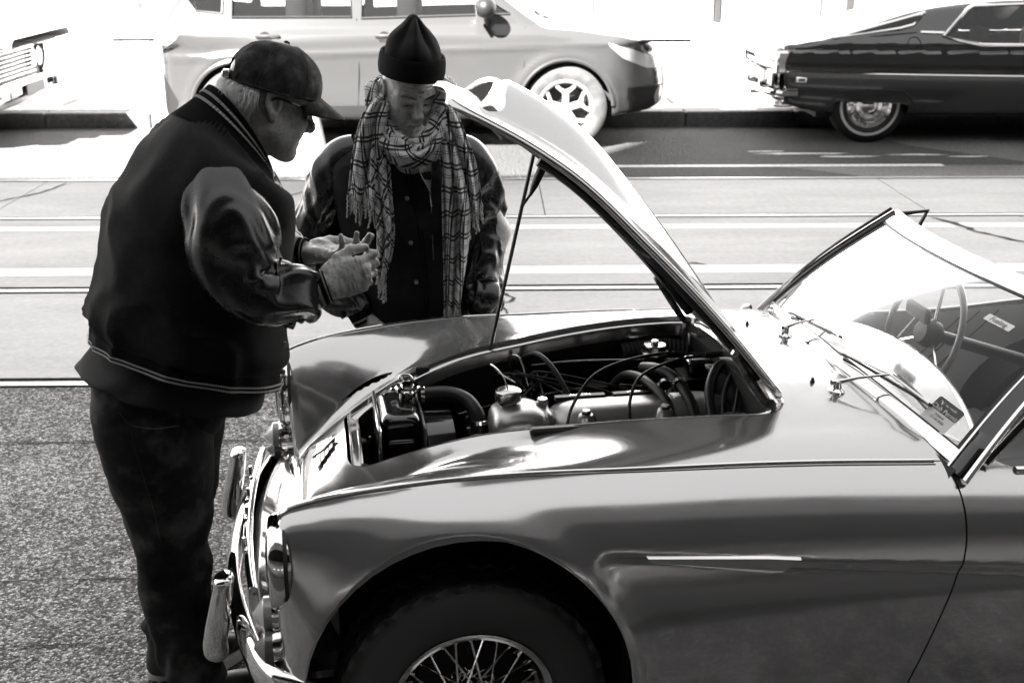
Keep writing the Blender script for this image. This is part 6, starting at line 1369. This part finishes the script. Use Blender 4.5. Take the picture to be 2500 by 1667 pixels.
# ---- jacket
rings = [r2(.03, .02, .665, .195, .165, .15, 0), r2(.025, .02, .70, .205, .17, .155), r2(.02, .02, .80, .215, .172, .16), r2(.015, .02, .92, .222, .17, .165), r2(.005, .02, 1.06, .235, .165, .165), r2(.0, .025, 1.17, .245, .148, .155, 6), r2(.0, .03, 1.25, .225, .125, .14, 12), r2(.005, .03, 1.305, .155, .105, .115, 18), r2(.01, .025, 1.345, .095, .085, .09, 22)]
G, t_, th = loft(rings, 96, 10, 2.3); N_ = gnormal(G); q = G.reshape(-1, 3); w1 = ridged(q * np.array([8, 8, 5]) + vnoise(q * 5)[:, None]).reshape(G.shape[:2]); G = G + N_ * ((w1 ** 2 - .4) * .016)[..., None]
jk2 = cgrid('jacket_body', G, 'wool_black', M2)
Gw = G[:6] + N_[:6] * (.004 + .0013 * np.cos(th * 100))[None, :, None]; cgrid('waistband', Gw, 'rib_knit', M2); stripes(G[:6], N_[:6], .25, .38, jk2, 3); stripes(G[:6], N_[:6], .55, .68, jk2, 3)
sleeve([(-.145, .02, 1.255), (-.205, .02, 1.215), (-.255, .015, 1.13), (-.298, .02, 1.03), (-.315, .0, .955), (-.285, -.04, .875), (-.225, -.085, .80), tuple(wr2 - h2[:, 0] * .06), tuple(wr2 - h2[:, 0] * .03)], [.060, .080, .086, .080, .078, .074, .068, .058, .046], 1.1, M2, ([wr2 - h2[:, 0] * .045, wr2 - h2[:, 0] * .02, wr2 + h2[:, 0] * .012, wr2 + h2[:, 0] * .02], [.039, .040, .037, .034]))
sleeve([(.150, .03, 1.255), (.195, .03, 1.22), (.228, .03, 1.14), (.248, .035, 1.05), (.252, .02, .97), (.250, -.03, .885), (.248, -.085, .81), tuple(wl2 - h3[:, 0] * .06), tuple(wl2 - h3[:, 0] * .03)], [.060, .076, .080, .076, .072, .068, .064, .056, .046], 7.9, M2, ([wl2 - h3[:, 0] * .045, wl2 - h3[:, 0] * .02, wl2 + h3[:, 0] * .012, wl2 + h3[:, 0] * .02], [.039, .040, .037, .034]))
def fronty(x, z):
    """y of the jacket front at x,z"""
    k = np.argmin(((G[..., 0] - x) ** 2 + (G[..., 2] - z) ** 2) + (G[..., 1] > 0) * 9); return G.reshape(-1, 3)[k][1]
def fp(x, z, o=.004): return np.array([x, fronty(x, z) - o, z])
# shirt, jacket edges, buttons, zip
sp = [(.015, 1.294), (.082, 1.29), (.088, 1.212), (.084, 1.14), (.055, 1.195), (.028, 1.253)]; mk('shirt_front', [fp(a_, b_, .010) for a_, b_ in sp], [tuple(range(6))], 'shirt_grey', M2, smooth=False)
for (x, z) in ((.052, 1.27), (.066, 1.215)): MB().lathe([(.0005, .003), (.005, .003), (.0055, 0)], fp(x, z, .011), (0, -1, 0), 12).build('shirt_button', 'label_white', M2)
for off in (0, .012):
    MB().tube([fp(a_ + off, b_, .004) for a_, b_ in ((-.024, 1.309), (.012, 1.186), (.048, .989), (.057, .80), (.041, .70))], .0022, 6, sub=4).build('jacket_edge', 'rib_knit', M2)
for (x, z) in ((-.005, 1.26), (.018, 1.13), (.028, .99), (.042, .86)): MB().lathe([(.0005, .005), (.006, .004), (.0075, 0)], fp(x - .01, z, .005), (0, -1, .1), 14).build('button', 'button', M2)
MB().tube([fp(.082, 1.14, .006), fp(.086, 1.10, .006)], .003, 6).build('zip_pull', 'chrome_dull', M2); MB().tube([fp(.084, 1.10, .004), fp(.088, .93, .004)], .0016, 5).build('zip', 'button', M2)
# ---- checked scarf
def f_plaid(b):
    uv = b.n('TexCoord').outputs['UV']; sp_ = b.n('SeparateXYZ'); b.l(uv, sp_.inputs[0]); res = None
    for ax, per in ((0, .068), (1, .074)):
        m = b.mul(sp_.outputs[ax], 1 / per); fr = b.n('Math', operation='FRACT'); b.l(m, fr.inputs[0])
        r_ = b.ramp(fr.outputs[0], [(0, 1.0), (.10, .045), (.20, 1.0), (.27, .045), (.37, 1.0), (.62, .28), (.66, 1.0), (.72, .28), (.76, 1.0)], 'CONSTANT'); g_ = b.n('RGBToBW'); b.l(r_, g_.inputs[0])
        res = g_.outputs[0] if res is None else b.mul(res, b.mul(g_.outputs[0], 1, 'MINIMUM'))
    wv = b.noise(b.co('UV', (1, 1, 1)), 900, 2); tone = b.mul(b.mul(res, .62), b.mul(wv, .1, 'ADD') if False else .02, 'ADD'); c_ = b.n('CombineColor')
    for i in range(3): b.l(tone, c_.inputs[i])
    b.l(c_.outputs[0], b.b.inputs['Base Color']); b.bump(wv, .3, .001)
mat('plaid', .6, .9, spec=.15, fn=f_plaid, Sheen_Weight=.2)
SCF = thing('scarf', 'white fringed scarf with black checks draped round the neck of the man in the hat', 'scarf', tuple(O2))
def uv_grid(o, U, Vv, rot):
    me = o.data; L = me.uv_layers.new(name='UVMap'); c_, s_ = math.cos(R(rot)), math.sin(R(rot)); u = U * c_ - Vv * s_; v = U * s_ + Vv * c_; li = np.empty(len(me.loops), np.int32); me.loops.foreach_get('vertex_index', li); L.data.foreach_set('uv', np.stack([u.ravel()[li], v.ravel()[li]], 1).ravel().astype(np.float32))
def panel(Lp, Rp, seed, rot, pleats=2.4, amp=.011, wide=1.5, fr=15, flen=.062, drop=0.):
    k = 12; A = crsub(Lp, k); B = crsub(Rp, k); m = 30; G_ = []; rows = len(A); U = np.zeros((rows, m)); Vv = np.zeros((rows, m)); d = np.concatenate([[0], np.cumsum(np.linalg.norm(np.diff((A + B) / 2, axis=0), axis=1))])
    for i in range(rows):
        t = np.linspace(0, 1, m); x = A[i] * (1 - t[:, None]) + B[i] * t[:, None]; w_ = np.linalg.norm(B[i] - A[i]); ph = seed + t * pleats * 2 * math.pi + .6 * math.sin(3 * i / rows + seed)
        yy = [min(0, fronty(p[0], max(.68, min(1.33, p[2])))) for p in x] if i % 4 == 0 or i == rows - 1 else yy
        pl = amp * np.sin(ph) + .004 * np.sin(ph * 2.3 + i * .1); y0_ = x[:, 1].copy(); w0_ = sstep(k * .35, k * 1.5, i); x[:, 1] = (np.minimum(np.array(yy) - .012, x[:, 1] + .03) - .008 - np.abs(amp)) * w0_ + y0_ * (1 - w0_) + pl - .006 * (1 - (2 * t - 1) ** 2); x[:, 2] -= .010 * np.cos(ph) * sstep(rows * .5, rows, i) ; G_.append(x); U[i] = t * w_ * wide + seed; Vv[i] = d[i]
    G_ = np.array(G_); v, q_ = grid_mesh(G_); o = mk('scarf_end', v, q_, 'plaid', SCF); uv_grid(o, U, Vv, rot); md = o.modifiers.new('thickness', 'SOLIDIFY'); md.thickness = .003
    r_ = np.random.default_rng(int(seed * 10)); b = MB()
    for j in range(fr):
        p = G_[-1][int(j * (m - 1) / (fr - 1))]; L_ = flen * (.7 + .5 * r_.random()); sx = r_.normal(0, .006); pts = [p + np.array([sx * t * t + .0016 * math.sin(t * 30 + j), -.004 + .0016 * math.cos(t * 30 + j), -L_ * t]) for t in np.linspace(0, 1, 14)]; b.tube(pts, [.0026] * 12 + [.0036, .0015], 5)
    f_ = b.build('fringe', 'fringe_yarn', SCF); f_['kind'] = 'stuff'
mat('fringe_yarn', .5, .9)
panel([(-.05, .03, 1.455), (-.085, -.11, 1.440), (-.127, -.150, 1.384), (-.158, -.150, 1.278), (-.180, -.150, 1.148)], [(-.02, .03, 1.42), (-.040, -.12, 1.410), (-.048, -.150, 1.346), (-.063, -.150, 1.230), (-.086, -.150, 1.098)], 1.0, 24, 2.0)
panel([(-.06, -.03, 1.42), (-.09, -.12, 1.37), (-.105, -.170, 1.214), (-.087, -.170, 1.047), (-.092, -.170, .904)], [(-.02, -.03, 1.40), (-.035, -.12, 1.34), (-.038, -.170, 1.186), (-.030, -.170, 1.011), (-.063, -.170, .860)], 2.7, -32, 2.2, .010, 1.8, 10)
panel([(.08, .03, 1.43), (.112, -.11, 1.395), (.143, -.150, 1.298), (.171, -.150, 1.181), (.192, -.150, 1.069)], [(.10, .03, 1.45), (.155, -.10, 1.420), (.208, -.150, 1.304), (.234, -.150, 1.209), (.246, -.150, 1.104)], 4.1, -16, 1.8, .010, 1.6, 12)
panel([(.07, -.03, 1.40), (.10, -.12, 1.35), (.118, -.180, 1.215), (.120, -.180, 1.020), (.121, -.180, .782)], [(.11, -.03, 1.41), (.150, -.12, 1.355), (.186, -.180, 1.215), (.206, -.180, 1.048), (.171, -.180, .781)], 5.6, -6, 2.3, .012, 1.7, 13)
for k_, (dz, rr, sd, dy) in enumerate(((0, .034, 3., 0), (.028, .030, 6., .012))):
    pts = [(.03, .085, 1.42 + dz), (-.055, .05, 1.43 + dz), (-.088, -.03, 1.415 + dz * 1.2), (-.072, -.095 + dy, 1.350 + dz), (-.030, -.138 + dy, 1.288 + dz), (.033, -.152 + dy, 1.262 + dz * .8), (.098, -.136 + dy, 1.290 + dz), (.134, -.08 + dy, 1.375 + dz), (.135, -.01, 1.425 + dz), (.10, .06, 1.43 + dz), (.03, .085, 1.42 + dz)]
    Gs_, s_, th = limb(pts, [rr] * 11, 36, 9, up=(0, 0, 1), flat=1.25); Gs_ = folds(Gs_, s_, th, .010, sd, .6, 9); Nn_ = gnormal(Gs_); Gs_ = Gs_ + Nn_ * (.006 * np.cos(th * 5 + s_[:, None] * 14))[..., None]
    v, q_ = grid_mesh(np.concatenate([Gs_, Gs_[:, :1]], 1)); o = mk('scarf_loop', v, q_, 'plaid', SCF); S_, T_ = np.meshgrid(s_, np.linspace(0, 2 * math.pi, 37) * rr, indexing='ij'); uv_grid(o, S_, T_ * 1.2, 38 - 60 * k_)
# small maker's tag
tg = fp(.205, 1.22, .045); mk('tag', [tg + np.array([-.018, 0, -.012]), tg + np.array([.014, 0, -.010]), tg + np.array([.016, 0, .014]), tg + np.array([-.016, 0, .012])], [(0, 1, 2, 3)], 'label_white', SCF, smooth=False); text('tag_lettering', 'PAUL', .011, tuple(tg + np.array([-.001, -.0015, .001])), (R(90), 0, R(3)), 'ink', SCF, .0001)
# ---- knitted hat
HT = fdir(-63, 10, -2); HTo = HO2 + HM2 @ np.array([-.006, 0, .090])
def hat_ring(z, rx, ry, dx=0, dy=0): return (HTo + HT @ np.array([dx, dy, z]), HT[:, 1], HT[:, 0], ry, rx, rx)
hat = bpy.data.objects.new('knitted_hat', None); COL.objects.link(hat); hat.parent = M2
Gh, th_t, th = loft([hat_ring(-.028, .108, .092), hat_ring(-.005, .111, .095), hat_ring(.025, .108, .093), hat_ring(.036, .104, .090)], 140, 7, 2.1); Nh = gnormal(Gh); Gh = Gh + Nh * (.0009 * np.cos(th * 70))[None, :, None]; o = cgrid('cuff', Gh, 'wool_grey', hat); md = o.modifiers.new('thickness', 'SOLIDIFY'); md.thickness = .006
Gh, th_t, th = loft([hat_ring(.012, .098, .085), hat_ring(.05, .098, .084), hat_ring(.078, .083, .074, -.005), hat_ring(.102, .062, .056, -.008), hat_ring(.126, .042, .034, -.010), hat_ring(.146, .027, .019, -.012), hat_ring(.156, .012, .009, -.012)], 96, 8, 2.0); Nh = gnormal(Gh); tt_ = th_t[:, None]
fold = np.exp(-((((th[None] - 1.9 + math.pi) % (2 * math.pi)) - math.pi) / .22) ** 2) * .012 - np.exp(-((((th[None] - 1.25 + math.pi) % (2 * math.pi)) - math.pi) / .25) ** 2) * .016 - np.exp(-((((th[None] - 2.6 + math.pi) % (2 * math.pi)) - math.pi) / .25) ** 2) * .010
Gh = Gh + Nh * (fold * np.sin(np.clip(tt_ * 1.1, 0, 1) * math.pi) + .010 * (vnoise(Gh.reshape(-1, 3) * 22).reshape(Gh.shape[:2]) - .5))[..., None]
cgrid('crown', Gh, 'wool_grey', hat, caps=True)
